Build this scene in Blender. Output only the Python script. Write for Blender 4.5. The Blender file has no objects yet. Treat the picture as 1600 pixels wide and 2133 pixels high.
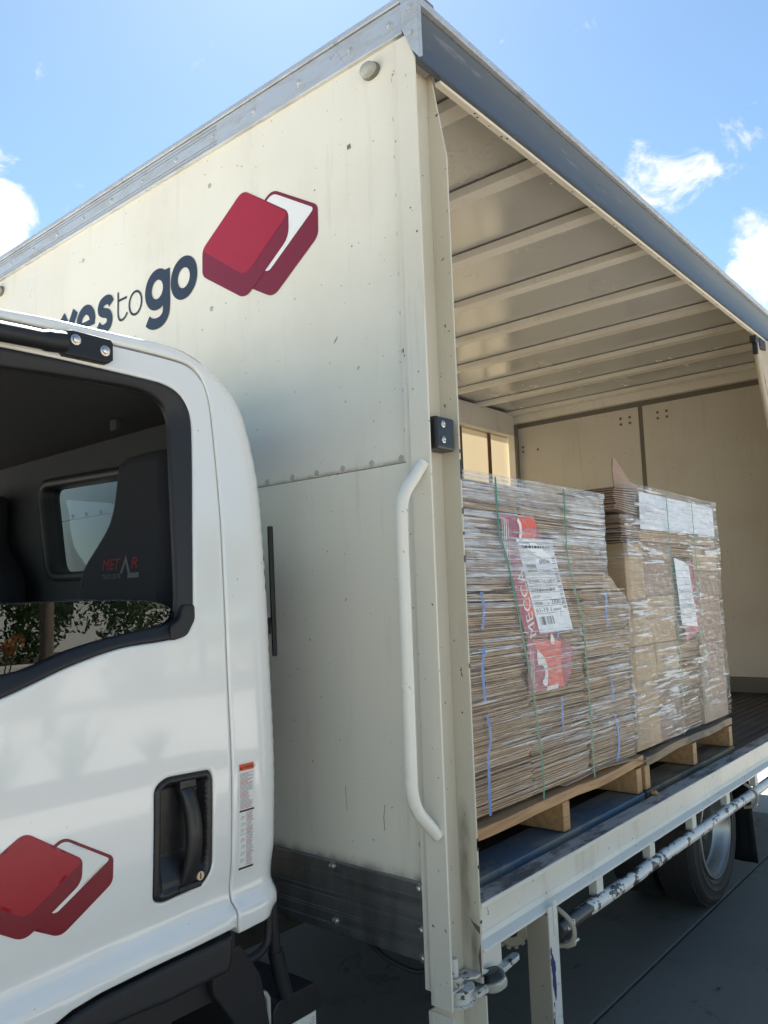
import bpy, bmesh, math, random
import numpy as np
from mathutils import Vector, Matrix, noise
from mathutils.geometry import delaunay_2d_cdt

random.seed(7)
rng = np.random.default_rng(7)
scene = bpy.context.scene
COL = scene.collection
R = math.radians

# ------------------------------------------------------------------ camera
cam = bpy.data.cameras.new('camera')
cam_o = bpy.data.objects.new('camera', cam)
COL.objects.link(cam_o)
cam.sensor_fit = 'HORIZONTAL'
cam.sensor_width = 36.0
cam.lens = 36.0 * 1664.6 / 1600.0
cam.clip_start = 0.05
cam.clip_end = 2000
Rm = Matrix(((0.6448954, -0.0606751, -0.7618586), (-0.7635347, -0.0948926, -0.6387568), (-0.0335381, 0.9936367, -0.1075234)))
cam_o.matrix_world = Matrix.Translation((-1.518, -1.1, 1.3266)) @ Rm.to_4x4()
scene.camera = cam_o

# ------------------------------------------------------------------ sky and sun
SUN_AZ = R(44)      # measured from +Y towards +X
SUN_EL = R(50)
world = bpy.data.worlds.new('World')
scene.world = world
world.use_nodes = True
wt = world.node_tree
wt.nodes.clear()


def wn(t, **k):
    n = wt.nodes.new(t)
    for a, b in k.items():
        setattr(n, a, b)
    return n


def wmath(op, a, b=None, c=None, clamp=False):
    n = wn('ShaderNodeMath', operation=op, use_clamp=clamp)
    for i, v in enumerate((a, b, c)):
        if v is None:
            continue
        if isinstance(v, (int, float)):
            n.inputs[i].default_value = v
        else:
            wt.links.new(v, n.inputs[i])
    return n.outputs[0]


w_out = wn('ShaderNodeOutputWorld')
sky = wn('ShaderNodeTexSky', sky_type='NISHITA', sun_disc=False)
sky.sun_elevation = SUN_EL
sky.sun_rotation = SUN_AZ
sky.air_density = 1.0
sky.dust_density = 0.2
sky.ozone_density = 0.3
bg = wn('ShaderNodeBackground')
bg.inputs[1].default_value = 0.05
tint = wn('ShaderNodeMix', data_type='RGBA', blend_type='MULTIPLY')
tint.inputs[0].default_value = 1.0
tint.inputs[7].default_value = (0.86, 1.0, 1.03, 1)
wt.links.new(sky.outputs[0], tint.inputs[6])
wt.links.new(tint.outputs[2], bg.inputs[0])
cl = wn('ShaderNodeBackground')
cl.inputs[0].default_value = (1.0, 0.985, 0.96, 1)
cl.inputs[1].default_value = 0.36
tc = wn('ShaderNodeTexCoord')
nz = wn('ShaderNodeTexNoise')
nz.inputs['Scale'].default_value = 16.0
nz.inputs['Detail'].default_value = 12
nz.inputs['Roughness'].default_value = 0.62
nz.inputs['Distortion'].default_value = 0.5
mp = wn('ShaderNodeMapping')
mp.inputs['Scale'].default_value = (1, 1, 1.25)
mp.inputs['Rotation'].default_value = (0.5, 0.2, 0.4)
wt.links.new(tc.outputs['Generated'], mp.inputs[0])
wt.links.new(mp.outputs[0], nz.inputs[0])
nb = wn('ShaderNodeTexNoise')
nb.inputs['Scale'].default_value = 2.3
nb.inputs['Detail'].default_value = 2
wt.links.new(tc.outputs['Generated'], nb.inputs[0])
acc = wmath('MULTIPLY', nb.outputs[0], 0.55)
acc = wmath('SUBTRACT', acc, 0.345, clamp=True)
acc = wmath('SUBTRACT', acc, 0.035)
for d, rad, g in (((0.345, 0.832, 0.435), 0.055, 0.27), ((0.370, 0.822, 0.400), 0.055, 0.25), ((0.431, 0.787, 0.442), 0.030, 0.15),
                  ((0.846, 0.275, 0.456), 0.058, 0.18), ((0.830, 0.325, 0.446), 0.045, 0.17), ((0.868, 0.255, 0.437), 0.05, 0.11),
                  ((0.905, 0.195, 0.380), 0.050, 0.14), ((0.922, 0.215, 0.320), 0.070, 0.21), ((0.868, 0.165, 0.470), 0.050, 0.14)):
    vm = wn('ShaderNodeVectorMath', operation='DISTANCE')
    wt.links.new(tc.outputs['Generated'], vm.inputs[0])
    vm.inputs[1].default_value = d
    t = wmath('DIVIDE', vm.outputs['Value'], rad)
    t = wmath('SUBTRACT', 1.35, t, clamp=True)
    acc = wmath('MULTIPLY_ADD', t, g, acc)
s = wmath('ADD', nz.outputs[0], acc)
mr = wn('ShaderNodeMapRange', interpolation_type='SMOOTHSTEP')
mr.inputs[1].default_value = 0.61
mr.inputs[2].default_value = 0.84
mr.inputs[4].default_value = 0.95
wt.links.new(s, mr.inputs[0])
mx = wn('ShaderNodeMixShader')
wt.links.new(mr.outputs[0], mx.inputs[0])
wt.links.new(bg.outputs[0], mx.inputs[1])
wt.links.new(cl.outputs[0], mx.inputs[2])
wt.links.new(mx.outputs[0], w_out.inputs[0])

sun = bpy.data.lights.new('sun', 'SUN')
sun.energy = 5.0
sun.angle = R(0.53)
sun.color = (1.0, 0.95, 0.87)
sun_o = bpy.data.objects.new('sun', sun)
COL.objects.link(sun_o)
sd = Vector((math.cos(SUN_EL) * math.sin(SUN_AZ), math.cos(SUN_EL) * math.cos(SUN_AZ), math.sin(SUN_EL)))
sun_o.rotation_euler = sd.to_track_quat('Z', 'Y').to_euler()
sun_o.location = sd * 30

scene.view_settings.view_transform = 'Standard'
scene.view_settings.look = 'None'
scene.view_settings.gamma = 1.0
scene.view_settings.use_curve_mapping = False
scene.view_settings.exposure = 1.82
scene.cycles.max_bounces = 8
scene.cycles.transparent_max_bounces = 12
scene.cycles.use_denoising = True
scene.cycles.caustics_reflective = False
scene.cycles.caustics_refractive = False


# ------------------------------------------------------------------ materials
class M:
    """small node helper around one Principled material"""

    def __init__(self, name, col, rough=0.5, metal=0.0, spec=0.5, coat=0.0):
        self.m = bpy.data.materials.new(name)
        self.m.use_nodes = True
        self.t = self.m.node_tree
        self.b = self.t.nodes['Principled BSDF']
        self.b.inputs['Base Color'].default_value = (*col, 1)
        self.b.inputs['Roughness'].default_value = rough
        self.b.inputs['Metallic'].default_value = metal
        self.b.inputs['Specular IOR Level'].default_value = spec
        self.b.inputs['Coat Weight'].default_value = coat
        self.b.inputs['Coat Roughness'].default_value = 0.04
        self.c = None
        self.col = col
        self.tc = self.t.nodes.new('ShaderNodeTexCoord')

    def node(self, typ, **k):
        n = self.t.nodes.new(typ)
        for a, b in k.items():
            setattr(n, a, b)
        return n

    def link(self, a, b):
        self.t.links.new(a, b)

    def noise(self, scale=5, detail=4, rough=0.55, stretch=(1, 1, 1), rot=(0, 0, 0), dist=0.0):
        mp = self.node('ShaderNodeMapping')
        mp.inputs['Scale'].default_value = stretch
        mp.inputs['Rotation'].default_value = rot
        self.link(self.tc.outputs['Object'], mp.inputs[0])
        n = self.node('ShaderNodeTexNoise')
        n.inputs['Scale'].default_value = scale
        n.inputs['Detail'].default_value = detail
        n.inputs['Roughness'].default_value = rough
        n.inputs['Distortion'].default_value = dist
        self.link(mp.outputs[0], n.inputs[0])
        return n.outputs[0]

    def ramp(self, src, lo, hi, a=0.0, b=1.0):
        r = self.node('ShaderNodeMapRange', interpolation_type='SMOOTHSTEP')
        r.inputs[1].default_value = lo
        r.inputs[2].default_value = hi
        r.inputs[3].default_value = a
        r.inputs[4].default_value = b
        self.link(src, r.inputs[0])
        return r.outputs[0]

    def math(self, op, a, b):
        n = self.node('ShaderNodeMath', operation=op)
        for i, v in enumerate((a, b)):
            if isinstance(v, (int, float)):
                n.inputs[i].default_value = v
            else:
                self.link(v, n.inputs[i])
        return n.outputs[0]

    def over(self, fac, col, amount=1.0):
        """lay a second colour over the current one"""
        mx = self.node('ShaderNodeMix', data_type='RGBA')
        if amount != 1.0:
            fac = self.math('MULTIPLY', fac, amount)
        self.link(fac, mx.inputs[0])
        if self.c is None:
            mx.inputs[6].default_value = (*self.col, 1)
        else:
            self.link(self.c, mx.inputs[6])
        mx.inputs[7].default_value = (*col, 1)
        self.c = mx.outputs[2]
        self.link(self.c, self.b.inputs['Base Color'])
        return self

    def rough(self, src, lo, hi):
        r = self.node('ShaderNodeMapRange')
        r.inputs[1].default_value = 0.3
        r.inputs[2].default_value = 0.7
        r.inputs[3].default_value = lo
        r.inputs[4].default_value = hi
        self.link(src, r.inputs[0])
        self.link(r.outputs[0], self.b.inputs['Roughness'])
        return self

    def bump(self, src, strength=0.1, dist=0.01):
        b = self.node('ShaderNodeBump')
        b.inputs['Strength'].default_value = strength
        b.inputs['Distance'].default_value = dist
        self.link(src, b.inputs['Height'])
        self.link(b.outputs[0], self.b.inputs['Normal'])
        return self


def specks(mt, scale, thr, col, amt=1.0, stretch=(1, 1, 1)):
    n = mt.noise(scale, 2, 0.5, stretch)
    mt.over(mt.ramp(n, thr, thr + 0.02), col, amt)


def m_cream(name, base=(0.80, 0.75, 0.625), dirt=0.35, chips=0.0, rough=0.33):
    a = M(name, base, rough, 0, 0.5)
    n1 = a.noise(1.6, 5, 0.6)
    a.over(a.ramp(n1, 0.42, 0.72), (base[0] * 0.90, base[1] * 0.885, base[2] * 0.85), 0.8)
    n2 = a.noise(7, 6, 0.65, (1, 1, 0.25))
    a.over(a.ramp(n2, 0.56, 0.78), (0.36, 0.31, 0.23), dirt * 0.55)
    n5 = a.noise(5, 5, 0.6, (1, 5, 0.35))
    a.over(a.ramp(n5, 0.57, 0.74), (0.42, 0.37, 0.28), dirt * 0.55)
    n3 = a.noise(60, 3, 0.5)
    a.over(a.ramp(n3, 0.70, 0.735), (0.10, 0.085, 0.07), min(1, dirt * 1.6))
    if chips:
        n4 = a.noise(14, 7, 0.7)
        a.over(a.ramp(n4, 0.70 - chips * 0.16, 0.715 - chips * 0.16), (0.035, 0.035, 0.04))
    a.rough(a.noise(4, 4), rough - 0.07, rough + 0.14)
    a.bump(a.noise(3.0, 3), 0.2, 0.012)
    return a.m


MAT = {}
MAT['cream'] = m_cream('cream_wall_paint', dirt=0.32, rough=0.34)
MAT['post'] = m_cream('cream_post_paint', (0.74, 0.69, 0.575), dirt=0.75, rough=0.42)
MAT['coam'] = m_cream('cream_rail_paint', (0.75, 0.73, 0.65), dirt=0.8, chips=0.12, rough=0.42)
MAT['post_in'] = m_cream('grimy_darkened_channel_paint', (0.60, 0.555, 0.45), dirt=1.0, rough=0.5)  # recess darkened in the base colour for contrast, besides the grime
MAT['leg_shade'] = m_cream('shaded_grimed_paint', (0.42, 0.36, 0.27), dirt=0.8, rough=0.5)  # leg's front-facing side: shade put into the base colour, plus grime
MAT['inner'] = m_cream('cream_inner_panel', (0.68, 0.65, 0.59), dirt=0.4, rough=0.45)
MAT['bow'] = m_cream('roof_bow_paint', (0.84, 0.825, 0.77), dirt=0.35, rough=0.4)

a = M('chipped_white_tube', (0.74, 0.72, 0.66), 0.4)
n = a.noise(26, 6, 0.65, (0.7, 1, 1))
big = a.noise(3.0, 2, 0.5, (1, 0.2, 0.2))
mix = a.math('ADD', n, a.math('MULTIPLY', big, 0.55))
a.over(a.ramp(a.noise(70, 3), 0.55, 0.75), (0.38, 0.33, 0.26), 0.6)
a.over(a.ramp(mix, 0.800, 0.806), (0.055, 0.052, 0.052))
a.bump(a.ramp(mix, 0.800, 0.81, 1, 0), 0.5, 0.001)
MAT['tube'] = a.m

a = M('chipped_leg_white', (0.74, 0.72, 0.66), 0.4)
n = a.noise(9, 5, 0.6, (1, 1, 0.35))
a.over(a.ramp(a.noise(60, 3), 0.62, 0.72), (0.30, 0.26, 0.2), 0.6)
a.over(a.ramp(n, 0.560, 0.567), (0.03, 0.045, 0.16))
MAT['leg'] = a.m

a = M('grimy_rail_top', (0.44, 0.42, 0.38), 0.6)
n = a.noise(14, 7, 0.72, (0.6, 1.6, 1))
a.over(a.ramp(n, 0.44, 0.62), (0.10, 0.097, 0.09), 0.9)
a.over(a.ramp(a.noise(5, 6, 0.7), 0.60, 0.70), (0.55, 0.53, 0.47), 0.6)
a.bump(n, 0.3, 0.004)
MAT['grime'] = a.m

a = M('cab_white_paint', (0.85, 0.84, 0.80), 0.14, 0, 0.5, 1.0)
a.over(a.ramp(a.noise(2.2, 4), 0.45, 0.75), (0.82, 0.805, 0.755), 0.6)
specks(a, 45, 0.755, (0.4, 0.37, 0.3), 0.6)
MAT['cab'] = a.m

a = M('galvanised_steel', (0.66, 0.66, 0.65), 0.45, 0.55)
n = a.noise(18, 6, 0.7, (1, 0.35, 1.6))
a.over(a.ramp(n, 0.42, 0.66), (0.48, 0.475, 0.46), 0.8)
a.over(a.ramp(a.noise(9, 6, 0.7), 0.62, 0.68), (0.30, 0.28, 0.25), 0.5)
a.rough(n, 0.32, 0.6)
a.bump(n, 0.08, 0.003)
MAT['galv'] = a.m

a = M('weathered_aluminium', (0.30, 0.30, 0.295), 0.36, 0.8)
n = a.noise(4, 6, 0.65, (1, 1.6, 0.5))
a.over(a.ramp(n, 0.40, 0.70), (0.17, 0.165, 0.155), 0.9)
a.rough(a.noise(20, 4, 0.6, (1, 0.1, 3)), 0.26, 0.5)
MAT['alu'] = a.m

a = M('black_plastic', (0.014, 0.014, 0.016), 0.38)
a.rough(a.noise(60, 3), 0.3, 0.48)
MAT['black'] = a.m
a = M('matt_black_trim', (0.012, 0.0125, 0.015), 0.55)
a.bump(a.noise(600, 2), 0.15, 0.0006)
MAT['trim'] = a.m
a = M('dark_chassis', (0.02, 0.02, 0.02), 0.6)
a.over(a.ramp(a.noise(8, 5), 0.5, 0.75), (0.06, 0.045, 0.03), 0.7)
MAT['chassis'] = a.m
a = M('tyre_rubber', (0.022, 0.021, 0.02), 0.72)
a.over(a.ramp(a.noise(6, 5), 0.45, 0.75), (0.06, 0.055, 0.05), 0.6)
MAT['rubber'] = a.m
a = M('silver_rim', (0.42, 0.41, 0.39), 0.36, 0.75)
a.over(a.ramp(a.noise(9, 5), 0.5, 0.72), (0.22, 0.19, 0.16), 0.7)
MAT['rim'] = a.m
a = M('slate_fascia', (0.075, 0.088, 0.108), 0.42)
a.over(a.ramp(a.noise(4, 5, 0.6, (0.3, 1, 1)), 0.45, 0.75), (0.10, 0.115, 0.135), 0.6)
a.over(a.ramp(a.noise(40, 4, 0.6, (0.1, 1, 1)), 0.62, 0.7), (0.28, 0.29, 0.30), 0.3)
MAT['fascia'] = a.m
a = M('roof_sheet', (0.66, 0.68, 0.70), 0.2, 0.45)
a.rough(a.noise(3, 4), 0.13, 0.30)
a.bump(a.noise(1.8, 2, 0.4, (1, 0.5, 1)), 0.15, 0.02)
MAT['sheet'] = a.m
a = M('grey_seam', (0.17, 0.16, 0.14), 0.5)
MAT['seam'] = a.m
a = M('black_gap', (0.02, 0.02, 0.02), 0.8)
MAT['gap'] = a.m
a = M('deck_floor', (0.045, 0.04, 0.038), 0.6)
a.over(a.ramp(a.noise(5, 6), 0.45, 0.7), (0.075, 0.065, 0.06), 0.8)
MAT['deck'] = a.m
a = M('zinc_bolt', (0.6, 0.58, 0.54), 0.3, 0.9)
MAT['bolt'] = a.m
a = M('painted_rivet', (0.46, 0.43, 0.36), 0.4)
MAT['rivet'] = a.m
for nm, c, r in (('maroon', (0.36, 0.016, 0.030), 0.3), ('maroon_dark', (0.20, 0.014, 0.025), 0.3), ('white_print', (0.80, 0.79, 0.75), 0.35),
                 ('navy', (0.030, 0.036, 0.050), 0.35), ('orange', (0.75, 0.09, 0.02), 0.4), ('print_black', (0.03, 0.03, 0.03), 0.5),
                 ('print_red', (0.45, 0.05, 0.06), 0.5), ('print_grey', (0.25, 0.25, 0.26), 0.5), ('paper', (0.86, 0.88, 0.93), 0.5),
                 ('poster', (0.36, 0.035, 0.085), 0.45), ('poster_red', (0.74, 0.085, 0.06), 0.45), ('poster_white', (0.82, 0.78, 0.74), 0.45),
                 ('blue_strap', (0.10, 0.24, 0.62), 0.4), ('green_strap', (0.02, 0.20, 0.13), 0.35), ('seat_red', (0.20, 0.012, 0.018), 0.8),
                 ('seat_grey', (0.10, 0.10, 0.11), 0.8), ('lens', (0.40, 0.40, 0.35), 0.12), ('brass', (0.65, 0.55, 0.40), 0.3)):
    a = M(nm, c, r, 0.8 if nm == 'brass' else 0)
    a.over(a.ramp(a.noise(30, 4), 0.5, 0.8), tuple(v * 0.85 for v in c), 0.6)
    MAT[nm] = a.m
a = M('seat_fabric', (0.014, 0.014, 0.018), 0.9)
a.bump(a.noise(400, 2), 0.3, 0.001)
MAT['seat'] = a.m
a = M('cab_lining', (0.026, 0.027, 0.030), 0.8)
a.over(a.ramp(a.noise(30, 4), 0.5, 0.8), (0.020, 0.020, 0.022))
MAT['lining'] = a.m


def m_wood(name, c1, c2, c3=None):
    a = M(name, c1, 0.65)
    n = a.noise(4, 6, 0.6, (0.5, 5, 5), dist=1.0)
    a.over(a.ramp(n, 0.38, 0.66), c2, 0.9)
    a.over(a.ramp(a.noise(40, 5, 0.6, (0.12, 2, 2)), 0.52, 0.68), tuple(v * 0.55 for v in c1), 0.7)
    if c3:
        a.over(a.ramp(a.noise(6, 7, 0.7, (0.4, 1, 1)), 0.47, 0.58), c3, 0.9)
    a.bump(a.noise(40, 5, 0.6, (0.12, 2, 2)), 0.4, 0.002)
    return a.m


MAT['pine'] = m_wood('pine_board', (0.50, 0.30, 0.14), (0.36, 0.19, 0.08))
MAT['pine_dirty'] = m_wood('weathered_pine', (0.34, 0.24, 0.14), (0.20, 0.145, 0.09), (0.10, 0.085, 0.07))
MAT['bluewood'] = m_wood('worn_blue_board', (0.10, 0.16, 0.23), (0.13, 0.16, 0.19), (0.26, 0.23, 0.19))


def m_card(name, c):
    a = M(name, c, 0.75)
    a.over(a.ramp(a.noise(5, 5, 0.6), 0.42, 0.7), tuple(v * 0.72 for v in c), 0.8)
    a.over(a.ramp(a.noise(90, 3, 0.6, (0.15, 0.15, 2.5)), 0.5, 0.7), tuple(v * 0.6 for v in c), 0.5)
    a.bump(a.noise(160, 3), 0.15, 0.001)
    return a.m


MAT['card'] = m_card('corrugated_card', (0.47, 0.30, 0.16))
MAT['card_pale'] = m_card('pale_card_edge', (0.64, 0.45, 0.28))
MAT['card_dark'] = m_card('dark_card_edge', (0.22, 0.13, 0.07))
MAT['card2'] = m_card('kraft_card_face', (0.56, 0.39, 0.225))
MAT['card3'] = m_card('pinkish_card_face', (0.38, 0.255, 0.175))


def m_film(name, milk, streak, sx_=1.6, sz_=110):
    a = M(name, (0.9, 0.92, 0.97), 0.2)
    t = a.t
    st = a.noise(1.0, 5, 0.6, (sx_, sx_, sz_), (0, R(6), 0), 0.3)
    st2 = a.noise(1.0, 5, 0.6, (sx_ * 1.8, sx_ * 1.8, sz_ * 1.7), (0, R(-4), 0), 0.3)
    big = a.noise(2.6, 3, 0.5, (1, 1, 2.2))
    h = a.math('ADD', st, a.math('MULTIPLY', st2, 0.8))
    h = a.math('ADD', h, a.math('MULTIPLY', a.noise(14, 4, 0.55, (1, 1, 2.2), (0, R(30), 0), 0.6), 0.35))
    bp = a.node('ShaderNodeBump')
    bp.inputs['Strength'].default_value = 1.0
    bp.inputs['Distance'].default_value = streak
    a.link(h, bp.inputs['Height'])
    tr = a.node('ShaderNodeBsdfTransparent')
    tr.inputs[0].default_value = (0.96, 0.97, 0.98, 1)
    gl = a.node('ShaderNodeBsdfGlossy')
    gl.inputs['Roughness'].default_value = 0.10
    gl.inputs[0].default_value = (1, 1, 1, 1)
    a.link(bp.outputs[0], gl.inputs['Normal'])
    fr = a.node('ShaderNodeLayerWeight')
    fr.inputs[0].default_value = 0.5
    a.link(bp.outputs[0], fr.inputs['Normal'])
    fac = a.math('ADD', a.math('MULTIPLY', a.math('POWER', fr.outputs['Facing'], 4.0), 0.4), 0.03)
    m1 = a.node('ShaderNodeMixShader')
    a.link(fac, m1.inputs[0])
    a.link(tr.outputs[0], m1.inputs[1])
    a.link(gl.outputs[0], m1.inputs[2])
    df = a.node('ShaderNodeBsdfDiffuse')
    df.inputs[0].default_value = (0.92, 0.93, 0.97, 1)
    a.link(bp.outputs[0], df.inputs['Normal'])
    tl = a.node('ShaderNodeBsdfTranslucent')
    tl.inputs[0].default_value = (0.80, 0.83, 0.90, 1)
    dt = a.node('ShaderNodeMixShader')
    dt.inputs[0].default_value = 0.35
    a.link(df.outputs[0], dt.inputs[1])
    a.link(tl.outputs[0], dt.inputs[2])
    # vertex attribute: milkiness of overlapping film, plus highlights painted into it
    vc = a.node('ShaderNodeAttribute')
    vc.attribute_name = 'glare_layers'
    rope = a.ramp(a.math('ADD', st, a.math('MULTIPLY', big, 0.45)), 0.785, 0.85, 0.0, 1.0)  # white streaks painted as glints where the film bunches
    rope2 = a.ramp(a.math('ADD', st2, a.math('MULTIPLY', big, 0.45)), 0.80, 0.87, 0.0, 1.0)
    mk = a.math('MULTIPLY', a.math('MAXIMUM', rope, rope2), milk)
    mk = a.math('ADD', mk, a.math('MULTIPLY', vc.outputs['Fac'], a.ramp(st2, 0.35, 0.65, 0.25, 1.15)))
    gl2 = a.node('ShaderNodeBsdfGlossy')
    gl2.inputs['Roughness'].default_value = 0.10
    a.link(bp.outputs[0], gl2.inputs['Normal'])
    dg_ = a.node('ShaderNodeMixShader')
    dg_.inputs[0].default_value = 0.5
    a.link(dt.outputs[0], dg_.inputs[1])
    a.link(gl2.outputs[0], dg_.inputs[2])
    m2 = a.node('ShaderNodeMixShader')
    mk2 = a.node('ShaderNodeClamp')
    a.link(mk, mk2.inputs[0])
    mk2.inputs[2].default_value = 0.85
    a.link(mk2.outputs[0], m2.inputs[0])
    a.link(m1.outputs[0], m2.inputs[1])
    a.link(dg_.outputs[0], m2.inputs[2])
    out = t.nodes['Material Output']
    a.link(m2.outputs[0], out.inputs[0])
    t.nodes.remove(a.b)
    return a.m


MAT['film'] = m_film('stretch_film', 0.80, 0.008)
MAT['film2'] = m_film('crinkled_film', 0.85, 0.012, 3.4, 62)


def m_glass(name, tint, gloss):
    a = M(name, tint, 0.02)
    t = a.t
    tr = a.node('ShaderNodeBsdfTransparent')
    tr.inputs[0].default_value = (*tint, 1)
    gl = a.node('ShaderNodeBsdfGlossy')
    gl.inputs['Roughness'].default_value = 0.0
    lw = a.node('ShaderNodeLayerWeight')
    lw.inputs[0].default_value = 0.5
    fac = a.math('ADD', a.math('MULTIPLY', a.math('POWER', lw.outputs['Facing'], 4.0), 1 - gloss), gloss)
    m1 = a.node('ShaderNodeMixShader')
    a.link(fac, m1.inputs[0])
    a.link(tr.outputs[0], m1.inputs[1])
    a.link(gl.outputs[0], m1.inputs[2])
    a.link(m1.outputs[0], t.nodes['Material Output'].inputs[0])
    t.nodes.remove(a.b)
    return a.m


MAT['glass'] = m_glass('side_glass', (0.36, 0.42, 0.40), 0.075)
MAT['rear_glass'] = m_glass('rear_glass', (0.62, 0.72, 0.70), 0.03)
MAT['clear_glass'] = m_glass('clear_glass', (0.85, 0.9, 0.88), 0.05)

# translucent far curtain
a = M('translucent_curtain', (0.66, 0.56, 0.38), 0.5)
tl = a.node('ShaderNodeBsdfTranslucent')
tl.inputs[0].default_value = (0.60, 0.49, 0.32, 1)
ms = a.node('ShaderNodeMixShader')
ms.inputs[0].default_value = 0.28
a.link(a.b.outputs[0], ms.inputs[1])
a.link(tl.outputs[0], ms.inputs[2])
a.link(ms.outputs[0], a.t.nodes['Material Output'].inputs[0])
a.over(a.ramp(a.noise(3, 4, 0.5, (1, 1, 0.2)), 0.4, 0.7), (0.55, 0.45, 0.30), 0.6)
MAT['curtain'] = a.m
a = M('cream_vinyl', (0.50, 0.42, 0.31), 0.5)
a.over(a.ramp(a.noise(5, 5, 0.6, (1, 1, 0.2)), 0.4, 0.7), (0.36, 0.29, 0.21), 0.8)
MAT['vinyl'] = a.m

a = M('sunlit_pale_paving', (0.52, 0.49, 0.44), 0.8)  # pale tone paints the yard as sunlit and bounces warm fill
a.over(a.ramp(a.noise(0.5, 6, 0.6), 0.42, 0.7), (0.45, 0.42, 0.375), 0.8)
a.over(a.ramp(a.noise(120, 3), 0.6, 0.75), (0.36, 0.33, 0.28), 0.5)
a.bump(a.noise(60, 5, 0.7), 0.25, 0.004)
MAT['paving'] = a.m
a = M('concrete', (0.185, 0.160, 0.128), 0.8)  # darker than the paving: the truck's shade is put into this colour
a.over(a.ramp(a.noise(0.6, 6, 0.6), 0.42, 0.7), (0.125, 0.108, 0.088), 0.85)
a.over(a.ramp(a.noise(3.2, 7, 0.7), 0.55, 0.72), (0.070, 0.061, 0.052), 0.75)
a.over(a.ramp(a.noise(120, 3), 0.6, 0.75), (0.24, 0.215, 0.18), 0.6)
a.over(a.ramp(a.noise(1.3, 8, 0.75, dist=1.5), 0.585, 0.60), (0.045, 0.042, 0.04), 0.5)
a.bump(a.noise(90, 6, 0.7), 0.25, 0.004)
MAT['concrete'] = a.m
a = M('joint_dirt', (0.05, 0.045, 0.04), 0.9)
a.over(a.ramp(a.noise(9, 5), 0.5, 0.7), (0.09, 0.08, 0.065))
MAT['joint'] = a.m


def m_leaf(name, c1, c2, tr=0.3):
    a = M(name, c1, 0.5)
    a.over(a.ramp(a.noise(1.4, 4), 0.4, 0.65), c2)
    tl = a.node('ShaderNodeBsdfTranslucent')
    tl.inputs[0].default_value = (c1[0] * 1.6, c1[1] * 1.6, c1[2], 1)
    ms = a.node('ShaderNodeMixShader')
    ms.inputs[0].default_value = tr
    a.link(a.b.outputs[0], ms.inputs[1])
    a.link(tl.outputs[0], ms.inputs[2])
    a.link(ms.outputs[0], a.t.nodes['Material Output'].inputs[0])
    return a.m


MAT['leaf'] = m_leaf('tree_leaves', (0.06, 0.10, 0.03), (0.10, 0.14, 0.045))
MAT['shrub'] = m_leaf('shrub_leaves', (0.045, 0.08, 0.025), (0.075, 0.10, 0.035))
MAT['flax'] = m_leaf('strappy_leaves', (0.10, 0.14, 0.035), (0.14, 0.15, 0.05))
a = M('dry_flower', (0.40, 0.20, 0.08), 0.8)
MAT['flower'] = a.m
a = M('bark', (0.16, 0.12, 0.09), 0.85)
a.over(a.ramp(a.noise(6, 6, 0.6, (3, 3, 0.5)), 0.4, 0.7), (0.09, 0.07, 0.05))
MAT['bark'] = a.m
a = M('house_wall_paint', (0.72, 0.70, 0.66), 0.7)
MAT['house'] = a.m
a = M('house_roof_metal', (0.20, 0.20, 0.21), 0.5)
MAT['hroof'] = a.m
a = M('soil', (0.09, 0.065, 0.045), 0.9)
MAT['soil'] = a.m
a = M('garden_brick', (0.25, 0.11, 0.08), 0.8)
MAT['brick'] = a.m


def m_stain(name, col, axis_fall, strength):
    a = M(name, col, 0.9)
    sp = a.node('ShaderNodeSeparateXYZ')
    a.link(a.tc.outputs['Generated'], sp.inputs[0])
    z = sp.outputs[2]
    if axis_fall == 'bottom':
        fall = a.math('POWER', a.math('SUBTRACT', 1.0, z), 2.2)
    else:
        y = sp.outputs[1]
        fall = a.math('MULTIPLY', a.math('MULTIPLY', z, a.math('SUBTRACT', 1.0, z)), 4.0)
        fall = a.math('MULTIPLY', fall, a.math('MULTIPLY', a.math('MULTIPLY', y, a.math('SUBTRACT', 1.0, y)), 4.0))
    n = a.ramp(a.noise(6, 6, 0.6, (1, 3, 1.2)), 0.25, 0.70)
    fac = a.math('MULTIPLY', a.math('MULTIPLY', n, fall), strength)
    tr = a.node('ShaderNodeBsdfTransparent')
    ms = a.node('ShaderNodeMixShader')
    a.link(fac, ms.inputs[0])
    a.link(tr.outputs[0], ms.inputs[1])
    a.link(a.b.outputs[0], ms.inputs[2])
    a.link(ms.outputs[0], a.t.nodes['Material Output'].inputs[0])
    return a.m


MAT['stain_low'] = m_stain('splash_grime', (0.22, 0.16, 0.10), 'bottom', 0.55)
MAT['stain_mid'] = m_stain('brown_run', (0.12, 0.085, 0.05), 'mid', 0.6)

# ------------------------------------------------------------------ mesh helpers
def link(o, mat=None, parent=None):
    COL.objects.link(o)
    if mat is not None:
        o.data.materials.append(MAT[mat] if isinstance(mat, str) else mat)
    if parent is not None:
        o.parent = parent
    return o


def empty(name, loc=(0, 0, 0)):
    o = bpy.data.objects.new(name, None)
    o.location = loc
    o.empty_display_size = 0.2
    COL.objects.link(o)
    return o


def tag(o, label=None, cat=None, group=None, kind=None):
    if label:
        o['label'] = label
    if cat:
        o['category'] = cat
    if group:
        o['group'] = group
    if kind:
        o['kind'] = kind
    return o


def from_bm(name, bm, mat, parent=None, smooth=False, angle=None):
    me = bpy.data.meshes.new(name)
    bm.normal_update()
    bm.to_mesh(me)
    bm.free()
    if smooth:
        for p in me.polygons:
            p.use_smooth = True
        if angle:
            me.set_sharp_from_angle(angle=R(angle))
    return link(bpy.data.objects.new(name, me), mat, parent)


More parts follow.
